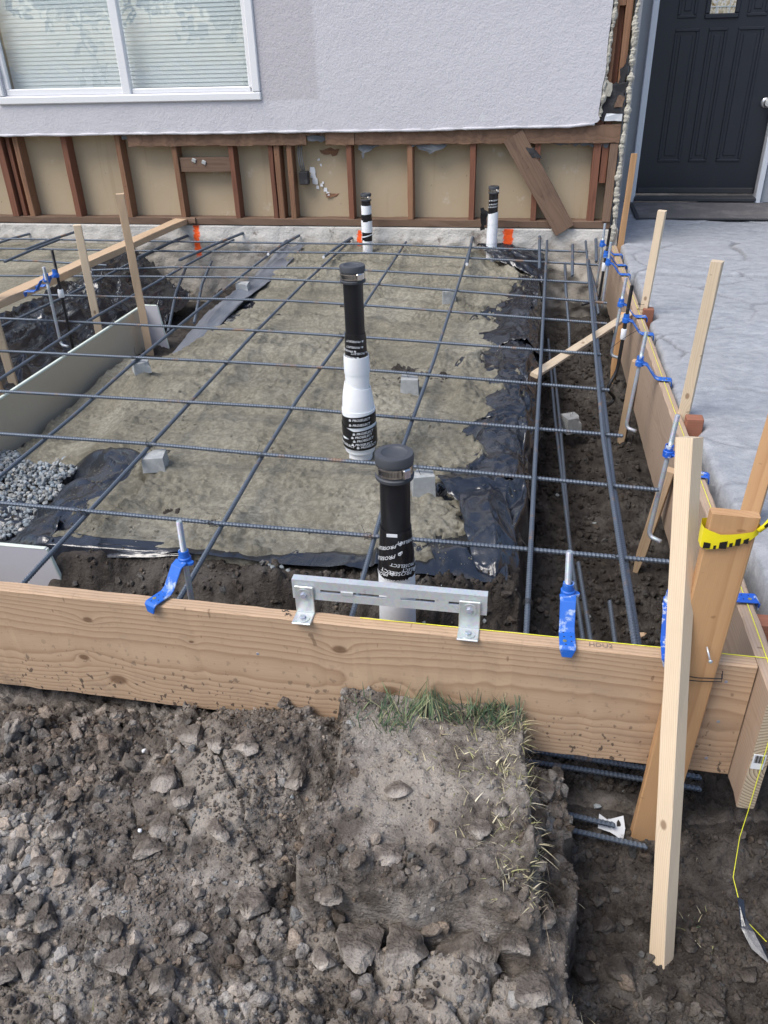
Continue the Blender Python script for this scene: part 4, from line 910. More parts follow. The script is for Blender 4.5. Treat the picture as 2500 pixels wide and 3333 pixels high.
for k, (P, l) in enumerate([([(-.005, 1.70, -.16), (.005, 1.64, -.19), (.0, 1.58, -.27), (.02, 1.53, -.31)], 'curved grey wire hanging in the near end of the trench'), ([(.06, 1.58, -.08), (.10, 1.53, -.13), (.16, 1.5, -.22)], 'straight dark wire dropping behind the front board'),
                            ([(.28, 2.30, -.04), (.31, 2.2, -.10), (.34, 2.15, -.2)], 'thin wire sloping down beside the trench bars'), ([(.30, 3.5, -.05), (.40, 3.6, .01), (.47, 3.66, .03)], 'thin wire from the fifth bar to the right board'),
                            ([(.42, 1.56, -.12), (.36, 1.52, -.04), (.33, 1.46, .006), (.30, 1.44, .004), (.37, 1.41, -.02)], 'dark wire running over the front board to the plank')]):
    c = np.array(P[0]); Q = resample(P, .02)-c; tag(tube('loose_wire', Q, .0011, 'wire', None, 5, True, T(*c)), l, 'wire')
# ================================================================ CONCRETE BLOCKS
def dobie(x, y, z, rz, s, label, k):
    hgt = .074
    if z > -.3:
        z = float(SA(np.array([x]), np.array([y]))[0])-.010; hgt = -.0655+float(lift(np.array(y)))*.62-z
    bm = bmesh.new(); bmesh.ops.create_cube(bm, size=1); bmesh.ops.subdivide_edges(bm, edges=bm.edges[:], cuts=5, use_grid_fill=True)
    r = np.random.default_rng(k)
    for v in bm.verts:
        t = .95+.09*(.5-v.co.z); v.co.x *= s*t; v.co.y *= s*t; v.co.z = (v.co.z+.5)*hgt
        q = Vector((math.sin(v.co.x*90+k), math.sin(v.co.y*110+k*2), math.sin(v.co.z*120+k*3)))*.0018
        v.co += q
    c = Vector((s*.5*r.choice([-1, 1]), s*.5*r.choice([-1, 1]), hgt))
    for v in bm.verts:
        d = (v.co-c).length
        if d < .03: v.co += (Vector((0, 0, .03))-v.co).normalized()*(.03-d)*.6
    me = bpy.data.meshes.new('concrete_block'); bm.to_mesh(me); bm.free()
    o = link('concrete_block', me, 'dob', None, T(x, y, z) @ Matrix.Rotation(rz, 4, 'Z'))
    world(tag(o, label, 'concrete block', 'concrete spacer blocks under the rebar'))
    for a in (-1, 1): tube('wire', [(x-.002, y+.01*a, z+.07), (x+.01*a, y+.02*a, z+.10), (x+.018*a, y+.0, z+.115)], .0009, 'wire', o, 5)
dobie(-1.305, 2.345, -.142, .25, .078, 'concrete spacer block nearest the camera, under the left crossing', 1)
dobie(-1.79, 3.255, -.145, .6, .075, 'concrete spacer block by the beige panel', 2)
dobie(-1.76, 4.60, -.115, .1, .075, 'farthest left concrete spacer block on the sand', 3)
dobie(-.515, 3.19, -.140, .1, .076, 'concrete spacer block right of the tall wrapped pipe', 4)
dobie(-.50, 4.55, -.120, .2, .074, 'farthest right concrete spacer block on the sand', 5)
dobie(-.335, 2.33, -.140, .3, .076, 'concrete spacer block half hidden behind the black capped pipe', 6)
dobie(.268, 1.72, -.47, .2, .078, 'concrete spacer block at the bottom of the trench near the front board', 7)
dobie(.205, 3.62, -.47, .5, .076, 'concrete spacer block deep in the trench under the pale stick', 8)
# ================================================================ PIPES
def wrap_text(parent, rad, z, ang, s='PROSELECT', size=.0115, flip=False, slope=0.0, icon=True, name='lettering'):
    V, F = flat_text(s, size, .22, .012*size)
    if icon:   # small arrow-house logo ahead of the word
        n0 = len(V); w_ = size*.8
        q = np.array([(-w_*1.35, 0, 0), (-w_*.45, 0, 0), (-w_*.45, w_*.55, 0), (-w_*.9, w_*.9, 0), (-w_*1.35, w_*.55, 0), (-w_*1.2, w_*.12, 0), (-w_*.6, w_*.12, 0), (-w_*.6, w_*.48, 0), (-w_*.9, w_*.7, 0), (-w_*1.2, w_*.48, 0)])
        V = np.concatenate([V, q]); F = F+[(n0+i, n0+(i+1) % 5, n0+5+(i+1) % 5, n0+5+i) for i in range(5)]
        F = F+[(n0+5, n0+6, n0+8)]
    cxm = (V[:, 0].min()+V[:, 0].max())/2; V[:, 0] -= cxm
    if flip: V[:, :2] *= -1
    a = ang+V[:, 0]/rad; zz_ = z+V[:, 1]+slope*V[:, 0]
    R = rad+.0006
    P = np.stack([R*np.cos(a), R*np.sin(a), zz_], 1)
    return obj(name, P, F, 'print', parent)
CA = -math.pi/2
def cap(t, r, zt, zb, ang):
    h = zt-zb
    c = lathe('rubber_cap', [(r*.93, zb), (r*1.02, zb), (r*1.05, zb+h*.12), (r*.96, zb+h*.16), (r*.96, zb+h*.62), (r*1.03, zb+h*.66), (r*1.04, zt-.004), (r*1.0, zt), (r*.70, zt+.0005), (r*.62, zt-.003), (r*.2, zt-.0055), (.0005, zt-.006)], 'rubber', t, 36)
    cl = lathe('hose_clamp', [(r*.975, zb+h*.24), (r*1.0, zb+h*.24), (r*1.0, zb+h*.58), (r*.975, zb+h*.58)], 'steel', t, 36, cap=False)
    for k in range(16):
        a = ang-.9+.048*k*1.6; box('clamp_slot', (r*1.001*math.cos(a), r*1.001*math.sin(a), zb+h*.41), (.0016, .0011, h*.2), 'slot', cl, a, ch=0)
    a = ang+.62
    b = box('clamp_screw', (r*1.09*math.cos(a), r*1.09*math.sin(a), zb+h*.44), (.013, .022, h*.40), 'steel', cl, a, ch=.003)
    lathe('screw_head', [(.001, 0), (.0065, 0), (.0065, .010), (.0045, .011), (.0045, .028), (.001, .028)], 'steel', cl, 8, T(r*1.09*math.cos(a)-.016*math.sin(a)*-1, r*1.09*math.sin(a)+.016*math.cos(a)*0, zb+h*.47) @ Matrix.Rotation(a+.3, 4, 'Z') @ Matrix.Rotation(-math.pi/2-.35, 4, 'X'))
def strip(t, r0, r1, z0, z1, name='tape_band', tilt=0.0, mat='tape', wob=.008, seed=1, n=36, bulge=0.0):
    zs = np.linspace(z0, z1, 5); rs = np.linspace(r0, r1, 5)+bulge*np.sin(np.linspace(0, math.pi, 5))
    prof = [(rs[0]-.002, zs[0])]+[(a, b) for a, b in zip(rs, zs)]+[(rs[-1]-.002, zs[-1])]
    o = lathe(name, prof, mat, t, n, None, wob, seed, cap=False)
    if tilt:
        for v in o.data.vertices: v.co.z += tilt*v.co.x
    return o
# tall wrapped pipe
t = thing('drain_pipe', 'tall black drain pipe in white foam and printed tape, standing in the sand', 'drain pipe', (-.598, 2.56, -.15))
zo = .15
lathe('pipe', [(.033, zo-.14), (.033, zo+.53)], 'abs', t, 32)
cap(t, .0405, zo+.56, zo+.505, CA+.1)
tp = strip(t, .0395, .0365, zo+.252, zo+.318, wob=.012, seed=2); strip(t, .0375, .0348, zo+.30, zo+.335, seed=5)
for (z, a, f) in ((.318, .15, 1), (.298, .1, 1), (.285, -.55, 1), (.275, .55, 1), (.262, -.35, 1)): wrap_text(tp, .0405, zo+z, CA+a, flip=bool(f), size=.0098, slope=-.06)
strip(t, .044, .0435, zo+.192, zo+.256, 'foam_wrap', mat='foam', wob=.01, seed=3, bulge=.001); strip(t, .0425, .0425, zo+.125, zo+.20, 'foam_wrap', tilt=-.06, mat='foam', wob=.008, seed=4)
strip(t, .058, .046, zo+.03, zo+.148, 'foam_wrap', tilt=-.22, mat='foam', wob=.012, seed=6, bulge=.003); strip(t, .0605, .059, zo-.085, zo+.06, 'foam_wrap', mat='foam', wob=.012, seed=7)
strip(t, .054, .058, zo-.105, zo-.07, 'foam_wrap', mat='foam', wob=.01, seed=8); strip(t, .043, .044, -.03, zo-.095, 'foam_wrap', mat='foam', wob=.01, seed=9)
tp = strip(t, .0625, .0615, zo+.005, zo+.045, tilt=.10, wob=.010, seed=11); strip(t, .0630, .0632, zo-.032, zo-.008, tilt=.10, seed=12); strip(t, .0628, .0630, zo-.052, zo-.036, tilt=.22, seed=13)
t2 = strip(t, .0615, .0625, zo-.083, zo-.05, tilt=-.02, wob=.01, seed=14)
cr = strip(t, .0635, .0635, zo-.05, zo-.012, tilt=-.35, seed=15, n=36)
for (z, a, p, sl_) in ((.033, .25, tp, .05), (.014, .25, tp, .06), (-.018, .45, tp, .1), (-.032, .35, tp, .1), (-.046, .45, tp, .1), (-.062, .35, t2, .04), (-.072, .65, t2, .06), (-.066, -.7, t2, -.15)): wrap_text(p, .0645, zo+z, CA+a, size=.0125, slope=sl_)
# near pipe
t = thing('drain_pipe', 'black capped drain pipe with taped white foam base behind the slotted metal channel', 'drain pipe', (-.300, 1.625, -.36))
zo = .36
lathe('pipe', [(.0365, 0.02), (.0365, zo+.34)], 'abs', t, 36)
cap(t, .0445, zo+.362, zo+.298, CA+.15)
strip(t, .0465, .0465, 0.0, zo+.03, 'foam_wrap', mat='foam', wob=.006, seed=21, bulge=.0015)
zo += .024; tp = strip(t, .0475, .0440, zo+.004, zo+.062, wob=.012, seed=22, bulge=.001); t2 = strip(t, .0445, .0408, zo+.058, zo+.100, wob=.014, seed=23); t3 = strip(t, .0415, .0390, zo+.096, zo+.140, tilt=-.06, wob=.012, seed=24)
for (z, a, p, r_, sl_, sz) in ((.008, .05, tp, .0485, .0, .0145), (.020, -.9, tp, .048, .25, .0145), (.032, .35, tp, .0475, -.12, .0165), (.05, .75, tp, .0465, -.2, .0135), (.070, -.55, t2, .0455, .45, .0150), (.10, -.45, t3, .0435, .4, .0135), (.115, 1.1, t3, .0425, -.1, .0120), (.03, 1.3, tp, .048, -.3, .013)):
    wrap_text(p, r_, zo+z, CA+a, flip=True, size=sz, slope=sl_)
box('label', (-.002, -.0425, zo+.135), (.026, .002, .008), 'print', t3, .03, ch=0)
# pipes at the wall
t = thing('drain_pipe', 'short banded white and black pipe at the house wall, left of centre', 'drain pipe', (-1.152, 5.42, -.10)); zo = .10
lathe('pipe', [(.026, .02), (.026, zo+.32)], 'abs', t, 20); cap(t, .0345, zo+.325, zo+.280, CA+.1)
for i, (a, b, m, r_) in enumerate(((.244, .285, 'tape', .031), (.190, .250, 'foam', .034), (.150, .196, 'tape', .036), (.082, .156, 'foam', .0365), (.026, .088, 'tape', .035), (-.10, .032, 'foam', .034))): strip(t, r_, r_, zo+a, zo+b, 'tape_band' if m == 'tape' else 'foam_wrap', tilt=.06*((i % 3)-1), mat=m, wob=.02, seed=40+i)
strip(t, .0362, .0362, zo+.055, zo+.062, 'foam_wrap', tilt=.25, mat='foam', seed=49)
t = thing('drain_pipe', 'short pipe with spiral white foam at the house wall, beside the orange mark at right', 'drain pipe', (-.318, 5.42, -.10)); zo = .10
lathe('pipe', [(.026, .02), (.026, zo+.37)], 'abs', t, 20); cap(t, .0335, zo+.370, zo+.327, CA+.1)
t4 = strip(t, .031, .029, zo+.205, zo+.330, wob=.03, seed=51)
for z in (.245, .262, .285): wrap_text(t4, .0325, zo+z, CA+.2*(z > .25), size=.011, slope=.1)
for i in range(5): strip(t, .0355, .0345, zo-.10+.06*i, zo-.03+.06*i, 'foam_wrap', tilt=.22, mat='foam', wob=.015, seed=52+i)
scrap('tape_tail', [(-.075, .2), (-.045, .21), (-.03, .30), (-.06, .345), (-.08, .34)], 'tape', t, -.02, .002, .006, seed=61)
# ================================================================ SLOTTED CHANNEL AND BRACKETS
ch = world(thing('slotted_channel', 'slotted galvanised channel bolted above the front form board', 'channel', (-.29, 1.47, .05)))
xa, xb, za, zb, yf = -.5235, -.0615, .040, .094, 1.4605
slots = [(-.455, -.405), (-.375, -.295), (-.262, -.182), (-.150, -.085)]
bm = bmesh.new()
def q4(a, b, c, d): bm.faces.new([bm.verts.new(p) for p in (a, b, c, d)])
zs0, zs1 = .062, .0705
def fr(x0, x1, z0, z1): q4((x0, yf, z0), (x1, yf, z0), (x1, yf, z1), (x0, yf, z1))
fr(xa, xb, za, zs0); fr(xa, xb, zs1, zb); px_ = xa
for (s0, s1) in slots: fr(px_, s0, zs0, zs1); px_ = s1
fr(px_, xb, zs0, zs1)
for z, s in ((zb, 1), (za, -1)):
    q4((xa, yf, z), (xb, yf, z), (xb, yf+.021, z), (xa, yf+.021, z)); q4((xa, yf+.021, z), (xb, yf+.021, z), (xb, yf+.021, z-s*.010), (xa, yf+.021, z-s*.010))
bmesh.ops.remove_doubles(bm, verts=bm.verts, dist=1e-5); bmesh.ops.recalc_face_normals(bm, faces=bm.faces)
me = bpy.data.meshes.new('channel'); bm.to_mesh(me); bm.free(); o = link('channel', me, 'galv', ch)
md = o.modifiers.new('thick', 'SOLIDIFY'); md.thickness = .0024; md.offset = -1
def bracket(xc, w, label):
    b = world(thing('angle_bracket', label, 'bracket', (xc, 1.43, 0), 'angle brackets of the channel'))
    box('plate', (xc, 1.4550, .0405), (w, .005, .080), 'zinc', b, ch=.0015); box('plate', (xc, 1.4310, .0030), (w, .0445, .0052), 'zinc', b, ch=.0015)
    for (y, z, rx) in ((1.4520, .058, math.pi/2), (1.4285, .0058, 0)):
        mw = T(xc, y, z) @ Matrix.Rotation(rx, 4, 'X')
        ws = lathe('washer', [(.004, 0), (.0165, 0), (.0165, .0016), (.004, .0016)], 'zinc', b, 24, mw); WM[ws.name] = mw
        lathe('bolt_head', [(.001, .001), (.0078, .001), (.0078, .006), (.0065, .0068), (.001, .0068)], 'bolt', ws, 6, mw @ Matrix.Rotation(.4, 4, 'Z'), smooth=False)
bracket(-.4935, .046, 'zinc angle bracket holding the left end of the slotted channel'); bracket(-.1005, .049, 'zinc angle bracket holding the right end of the slotted channel')
# ================================================================ ANCHOR BOLTS AND BLUE HOLDERS
def holder_proto(mat, L=.085, rise=.078):
    """local: x points across the board (0 = inner edge), z up"""
    h = thing('bolt_holder', 'x', 'bolt holder')
    prof = [(-.070, rise-.012), (-.052, rise-.018), (-.018, .014), (-.004, .006), (.0445, .006), (.047, .003), (.048, -.018)]
    prof = np.array(prof); w_ = .0185; th = .0042; V = []; F = []
    hw = [.019, .018, .0175, .018, .0185, .018, .011]
    for i, (x, z) in enumerate(prof):
        d = prof[min(i+1, len(prof)-1)]-prof[max(i-1, 0)]; d /= np.linalg.norm(d); n = np.array([-d[1], d[0]])
        for s, k in ((0, -1), (0, 1), (th, 1), (th, -1)): V.append((x+n[0]*s, k*hw[i], z+n[1]*s))
    for i in range(len(prof)-1):
        for k in range(4): F.append((i*4+k, i*4+(k+1) % 4, (i+1)*4+(k+1) % 4, (i+1)*4+k))
    F += [(3, 2, 1, 0), tuple((len(prof)-1)*4+k for k in range(4))]
    s = obj('strap', V, F, mat, h); bv = s.modifiers.new('bevel', 'BEVEL'); bv.width = .0012; bv.segments = 1
    lathe('sleeve', [(.0092, rise-.022), (.0165, rise-.022), (.0165, rise-.004), (.0135, rise-.002), (.0128, rise+.016), (.0092, rise+.016)], mat, h, 18, T(-.080, 0, 0), cap=False)
    lathe('lug', [(.001, 0), (.009, 0), (.009, .006), (.001, .006)], mat, h, 8, T(-.080, .019, rise-.018))
    for (x, y) in ((-.004, .008), (-.002, -.008), (.012, .009), (.013, -.007), (.028, .009), (.040, -.004)): lathe('screw_hole', [(.001, 0), (.0019, 0), (.0019, .0008), (.001, .0008)], 'slot', h, 8, T(x, y, .0096))
    lathe('screw', [(.0005, 0), (.0046, 0), (.0046, .0012), (.0005, .002)], 'screw', h, 12, T(.028, -.006, .0098))
    return h
def copy_tree(o):
    c = o.copy(); COL.objects.link(c)
    for k in list(o.children): d = k.copy(); COL.objects.link(d); d.parent = c
    return c
protos = {m: holder_proto(m) for m in ('blue', 'blue_dirty')}; used = {}
def holder(x, y, rz, label, mat='blue', group='blue bolt holders'):
    o = copy_tree(protos[mat]) if used.get(mat) else protos[mat]; used[mat] = True
    o.location = (x, y, .0005); o.rotation_euler = (0, 0, rz); tag(o, label, 'bolt holder', group)
    return o
def bolt(x, y, ztop, zbot, tilt, hook, label, rz=0.0, r=.0080, thread=.085, rod='bolt', wave=False, group='anchor bolts'):
    """L-shaped anchor bolt, threaded at the top; tilt = (dx,dy) per metre"""
    t = thing('anchor_bolt', label, 'anchor bolt', (x, y, .06), group)
    f = lambda z: (tilt[0]*(z-.06), tilt[1]*(z-.06), z-.06)
    zt = ztop-thread
    P = [f(z) for z in np.linspace(zt+.002, zbot, 10)]
    hx, hy = hook; e = np.array(P[-1])
    if wave:
        for k in range(1, 15):
            u = k/14; P.append((e[0]+hx*(.9*math.sin(u*5.2)+u*.5), e[1]+hy*(.9*math.sin(u*5.2)+u*.5), e[2]-.13*u))
        q = np.array(P[-1]); P += [tuple(q+np.array((hx*.8*k, hy*.8*k, -.004*k))) for k in (1, 2)]
    elif hx or hy:
        for k in range(1, 7):
            a = k/6*math.pi/2; P.append((e[0]+hx*.35*(1-math.cos(a)), e[1]+hy*.35*(1-math.cos(a)), e[2]-.022*math.sin(a)))
        q = np.array(P[-1]); P.append(tuple(q+np.array((hx*.65, hy*.65, 0))))
    tube('shank', resample(P, .006) if wave else P, r*.93, rod, t, 12)
    zs = np.arange(0, thread, .0011); rad = r*np.where(np.arange(len(zs)) % 2 == 0, 1.0, .86); rad[-2:] *= .93
    V, F = tube_data([f(zt+z) for z in zs], rad, 12); obj('thread', V, F, rod, t)
    return t
# front board: holders point towards the camera
for k, (x, m, ti, l, dx) in enumerate(((-.862, 'blue', (.0, 0), 'left of the slotted channel', .05), (.122, 'blue', (-.05, 0), 'right of the slotted channel', .0), (.345, 'blue_dirty', (-.04, 0), 'half hidden behind the pale stake', .0))):
    rz = -math.pi/2+(-.42, .03, -.05)[k]
    hx = x; hy = fbY(x)+.038
    holder(hx, hy, rz, 'blue plastic bolt holder on the front board, '+l, m)
    bxp = hx-.080*math.cos(rz); byp = hy-.080*math.sin(rz)
    bolt(bxp, byp, .178, -.16, (ti[0], .05), (0, .06), 'galvanised anchor bolt over the front board, '+l)
# right board: holders point to the patio
RB = [(5.20, 'bolt', .19, -.20, 0, 'closest to the house'), (4.93, 'blackrod', .22, -.17, 1, 'second from the house'), (4.72, 'bolt', .18, -.18, 0, 'third from the house'),
      (3.92, 'bolt', .19, -.16, 2, 'just beyond the pale diagonal stick'), (3.66, 'blackrod', .22, -.20, 3, 'with a white sticker above the pale stick'), (3.10, 'bolt', .19, -.18, 2, 'between the two middle stakes'),
      (2.30, 'bolt', .19, -.20, 2, 'just beyond the pale front stake'), (1.66, 'bolt', .17, -.2, 0, 'hidden behind the orange plank')]
for k, (y, rod, zt, zb_, mode, l) in enumerate(RB):
    x = rbX(y); rz = (.04, .22, -.12, .05, -.10, -.12, -.18, .05)[k]
    holder(x, y, rz, 'blue plastic bolt holder on the right board, '+l, 'blue_dirty' if k in (6, 7) else 'blue')
    bxp = x-.080*math.cos(rz); byp = y-.080*math.sin(rz)
    if rod == 'bolt': bolt(bxp, byp, zt, zb_, (.03+.05*(mode == 2), .10), (.035, -.03) if mode == 2 else (0, 0), 'grey anchor bolt on the right board, '+l)
    else:
        b = bolt(bxp, byp, zt, zb_, (.05, .08), (-.045, -.04) if mode == 3 else (-.10, -.1), 'black bent rod on the right board, '+l, rod='blackrod', r=.0088, thread=.10, wave=(mode == 3))
        lathe('sticker', [(.0125, -.08), (.0135, -.078), (.013, -.034), (.0122, -.033)], 'print', b, 10, T(-.004, -.007, 0), .08, 3)
# left brace: two bolts
for k, (x, y, rod, l) in enumerate(((-2.545, 3.60, 'bolt', 'nearer the camera'), (-2.545, 3.70, 'blackrod', 'with a white sticker'))):
    o = holder(x+.06, y, math.pi+.1*(-1)**k, 'blue plastic bolt holder on the left brace, '+l, 'blue'); o.location.z = .139
    b = bolt(x+.14, y, .33 if k else .27, -.11 if not k else -.2, (.04, -.03), (.05, -.02) if not k else (0, 0), 'anchor bolt hanging from the left brace, '+l, rod=rod); b.location.z = .06
    if k: lathe('sticker', [(.0125, .03), (.0138, .032), (.013, .070), (.0122, .071)], 'print', b, 10, None, .08, 4)
# ================================================================ STAKES AND TIMBER
def stake(p0, p1, w, t, mat, label, up=(0, -1, 0), name='wooden_stake', group='wooden stakes', **k):
    o = beam(name, p0, p1, w, t, mat, None, up, **k); return world(tag(o, label, 'stake', group))
plank = stake((.372, 1.398, -.66), (.403, 1.403, .388), .089, .026, 'stake_orange', 'wide orange-brown plank stake at the front corner, tied with caution tape', name='stake_plank', ch=.003)
front_stake = stake((.384, 1.072, -.68), (.318, 1.515, .490), .038, .038, 'stake_light', 'long pale stake leaning on the front form board', up=(-.75, -1, -.3), ch=.0015)
stake((.505, 5.52, -.25), (.525, 5.50, .545), .036, .018, 'stake_orange', 'thin orange stake standing at the house corner', up=(.2, -1, 0))
stake((.512, 4.05, -.35), (.540, 4.02, .475), .036, .036, 'stake_light', 'pale stake beside the patio, second from the house, wired to the board', up=(-.35, -1, 0))
stake((.541, 2.79, -.35), (.572, 2.80, .535), .037, .036, 'stake_light', 'pale stake beside the patio with pinkish edge, third from the house', up=(-.35, -1, 0))
stake((.590, 1.98, -.40), (.655, 2.10, .335), .050, .045, 'stake_orange', 'square orange post at the right edge behind the plank', up=(-.4, -1, 0))
# stakes under the right board, inside the trench
for (y, z0, m, l, x0) in ((2.55, -.52, 'stake_tan', 'nearest the front', .438), (3.62, -.56, 'stake_tan', 'wrapped with wire in the middle', .452), (4.35, -.50, 'stake_orange', 'far end, orange', .455)):
    stake((x0, y+.03, z0-.06), (rbX(y)-.018, y-.02, -.10), .036, .034, m, 'stake under the right form board inside the trench, '+l, up=(-.4, -1, 0), group='stakes inside the trench', taper=lambda u: .35+.65*min(1, u*6))
# wood blocks wedged between board and patio
for (y, x0, w_, zt, l) in ((4.02, .0385, .052, .022, 'far one'), (2.70, .0385, .058, .026, 'middle one'), (1.62, .0385, .13, -.02, 'near one')):
    o = box('wood_block', (rbX(y)+x0+w_/2+.001, y, zt-.075), (w_, .045, .15), 'kicker', ch=.003); tag(o, 'reddish wood block wedged between right board and patio, '+l, 'wood block', 'wedge blocks')
o = beam('pale_stick', (.012, 3.30, -.075), (.478, 4.10, -.025), .038, .018, 'stake_light', None, (0, -.4, 1), seed=2); tag(o, 'pale wooden stick lying across the right trench', 'stick')
# left brace and stakes
o = beam('brace_timber', (-2.69, 2.3, .1185), (-2.515, 5.53, .1185), .089, .038, 'stake_tan', None, (0, 0, 1), jit=.0008, ch=.003); tag(o, 'long pale timber brace at the left, running to the house sill', 'brace')
stake((-2.112, 3.96, -.34), (-2.10, 3.93, .555), .040, .032, 'stake_tan', 'tall tan stake at the end of the beige panel', up=(.5, -1, 0), jit=.0015)
stake((-2.435, 4.02, -.50), (-2.425, 4.02, .385), .040, .034, 'stake_light', 'pale stake against the left brace, in the middle', up=(.5, -1, 0))
stake((-2.64, 3.46, -.45), (-2.65, 3.46, .50), .040, .034, 'stake_light', 'pale stake behind the brace near the left edge', up=(.5, -1, 0))
stake((-2.485, 3.17, -.42), (-2.51, 3.12, .10), .042, .034, 'stake_tan', 'short tan stake at the left edge of the picture', up=(.5, -1, 0))
# beige panel used as a form, with its cross pieces
pn = box('wallboard_form', (-2.180, 3.05, -.205), (.013, 2.10, .275), 'panel', ch=0)
world(tag(pn, 'long beige wallboard panel standing on edge left of the sand', 'panel')); box('top_edge', (-2.180, 3.05, -.0625), (.0145, 2.10, .010), 'panel_edge', pn, ch=.002)
def cross_panel(x0, x1, y, z0, z1, label, skew):
    V = [(x0, y, z0), (x1+skew, y, z0), (x1, y+.01, z1), (x0, y+.01, z1)]; V += [(a, b+.013, c) for a, b, c in V]
    F = [(0, 1, 2, 3), (7, 6, 5, 4), (1, 5, 6, 2), (2, 6, 7, 3), (0, 3, 7, 4), (0, 4, 5, 1)]
    o = obj('cut_panel', V, F, 'panel_white', None); world(tag(o, label, 'panel', 'cut panel pieces'))
    beam('edge', (x1-.004, y+.0165, z1+.0015), (x0, y+.0165, z1+.0015), .014, .004, 'panel_edge', o); beam('edge', (x1+skew+.001, y+.0065, z0), (x1+.001, y+.0165, z1), .014, .004, 'panel_edge', o, up=(1, 0, 0))
cross_panel(-2.172, -2.09, 4.085, -.33, -.062, 'small grey panel offcut closing the far end of the beige panel', .035)
cross_panel(-2.15, -1.405, 1.765, -.40, -.112, 'white panel offcut behind the left end of the front form board', .065)
# ================================================================ STRINGS, TAPE
def string(P, label, mat='yellow', r=.0010, name='string_line'):
    c = np.array(P[0], float); o = tube(name, np.array(P, float)-c, r, mat, None, 6, True, T(*c)); return tag(o, label, 'string')
string([(-.245, 1.4555, .0022), (.0, 1.4545, .0022), (.25, 1.453, .0024), (.55, 1.4505, .003), (.575, 1.45, -.01)], 'yellow string along the top of the front form board')
string([(rbX(5.45)+.012, 5.45, .004), (rbX(4)+.022, 4.0, .0030), (rbX(2.8)+.018, 2.8, .0030), (rbX(1.6)+.022, 1.6, .003), (rbX(1.335)+.02, 1.332, .001), (.553, 1.328, -.05), (.556, 1.328, -.34), (.553, 1.322, -.43), (.548, 1.28, -.52), (.566, 1.21, -.565), (.60, 1.15, -.55)], 'yellow string along the right form board, hanging down at its end')
string([(-.36, 1.4558, .002), (-.2, 1.4550, .002)], 'short tail of yellow string beside the right bracket')
ct = thing('caution_tape', 'yellow and black caution tape tied round the orange plank', 'caution tape', (.402, 1.40, .28)); world(ct)
def ribbon(name, path, zlo, zhi, mat, parent, th=.001):
    n = len(path); V = [(x, y, a) for (x, y), a in zip(path, zlo)]+[(x, y, a) for (x, y), a in zip(path, zhi)]
    return obj(name, V, [(i, i+1, n+i+1, n+i) for i in range(n-1)], mat, parent, None, True)
ring = [(.348, 1.384), (.36, 1.3815), (.38, 1.3812), (.40, 1.3813), (.42, 1.3820), (.437, 1.3835), (.449, 1.388), (.4495, 1.405), (.447, 1.421), (.43, 1.4225), (.40, 1.4220), (.37, 1.4215), (.349, 1.418), (.346, 1.40), (.348, 1.384)]
zl = [.318, .314, .318, .324, .332, .342, .352, .352, .35, .345, .34, .335, .33, .322, .318]
zh = [.362, .357, .350, .352, .356, .360, .372, .370, .368, .366, .365, .364, .363, .362, .362]
ribbon('band', ring, zl, zh, 'caution_y', ct)
for k, (a, b) in enumerate(((.352, .365), (.371, .376), (.381, .395), (.399, .405), (.409, .418), (.423, .432))):
    f = lambda x: np.interp(x, [p[0] for p in ring[:6]], zl[:6]); h = .015 if k % 2 == 0 else .009
    ribbon('stripe', [(a, 1.3795), (b, 1.3797)], [f(a)+.001]*2, [f(a)+h, f(b)+h], 'caution_k', ct)
tube('knot_tail', [(.447, 1.386, .362), (.456, 1.385, .374), (.463, 1.384, .385), (.469, 1.386, .398)], [.005, .005, .007, .005], 'caution_y', ct, 7); tube('knot_tail', [(.455, 1.382, .374), (.462, 1.380, .384), (.468, 1.382, .394)], [.003, .005, .006], 'caution_k', ct, 6)
for k, (z, r_) in enumerate(((-.008, .0), (-.017, .004))):
    P = [(.345, 1.379-r_, z), (.40, 1.3775, z-.002), (.447, 1.378, z+.002), (.451, 1.40, z+.004)]; c = np.array(P[0])
    tag(tube('binding_wire', np.array(P)-c, .0012, 'wire', None, 6, True, T(*c)), ('upper' if k == 0 else 'lower')+' dark binding wire round the orange plank at board height', 'wire', 'binding wires on the plank')
sc = lathe('screw', [(.0005, 0), (.0052, 0), (.0052, .0012), (.0005, .0022)], 'screw', plank, 14, T(.385, 1.3835, -.085) @ Matrix.Rotation(math.pi/2, 4, 'X'))
tube('screw', [(.402, 1.380, .075), (.405, 1.371, .066), (.409, 1.360, .055)], [.0022, .002, .0022], 'zinc', plank, 8); lathe('screw', [(.0005, 0), (.0045, 0), (.003, .003)], 'bolt', plank, 10, T(.4095, 1.3585, .054) @ Matrix.Rotation(math.pi/2, 4, 'X'))
P = [(.375, 1.377, -.035), (.384, 1.374, -.05), (.388, 1.376, -.075)]; c = np.array(P[0]); tag(tube('loose_wire', np.array(P)-c, .001, 'wire', None, 5, True, T(*c)), 'bent wire end on the orange plank above the brass screw', 'wire')
# stake wire
P = [(.498+.028*math.cos(t), 4.035+.028*math.sin(t), -.002+.004*t) for t in np.linspace(0, 11, 36)]; P = np.array(P)+[.02, 0, 0]; c = P[0]; tag(tube('binding_wire', P-c, .0012, 'wire', None, 5, True, T(*c)), 'wire loop binding the second patio stake', 'wire')
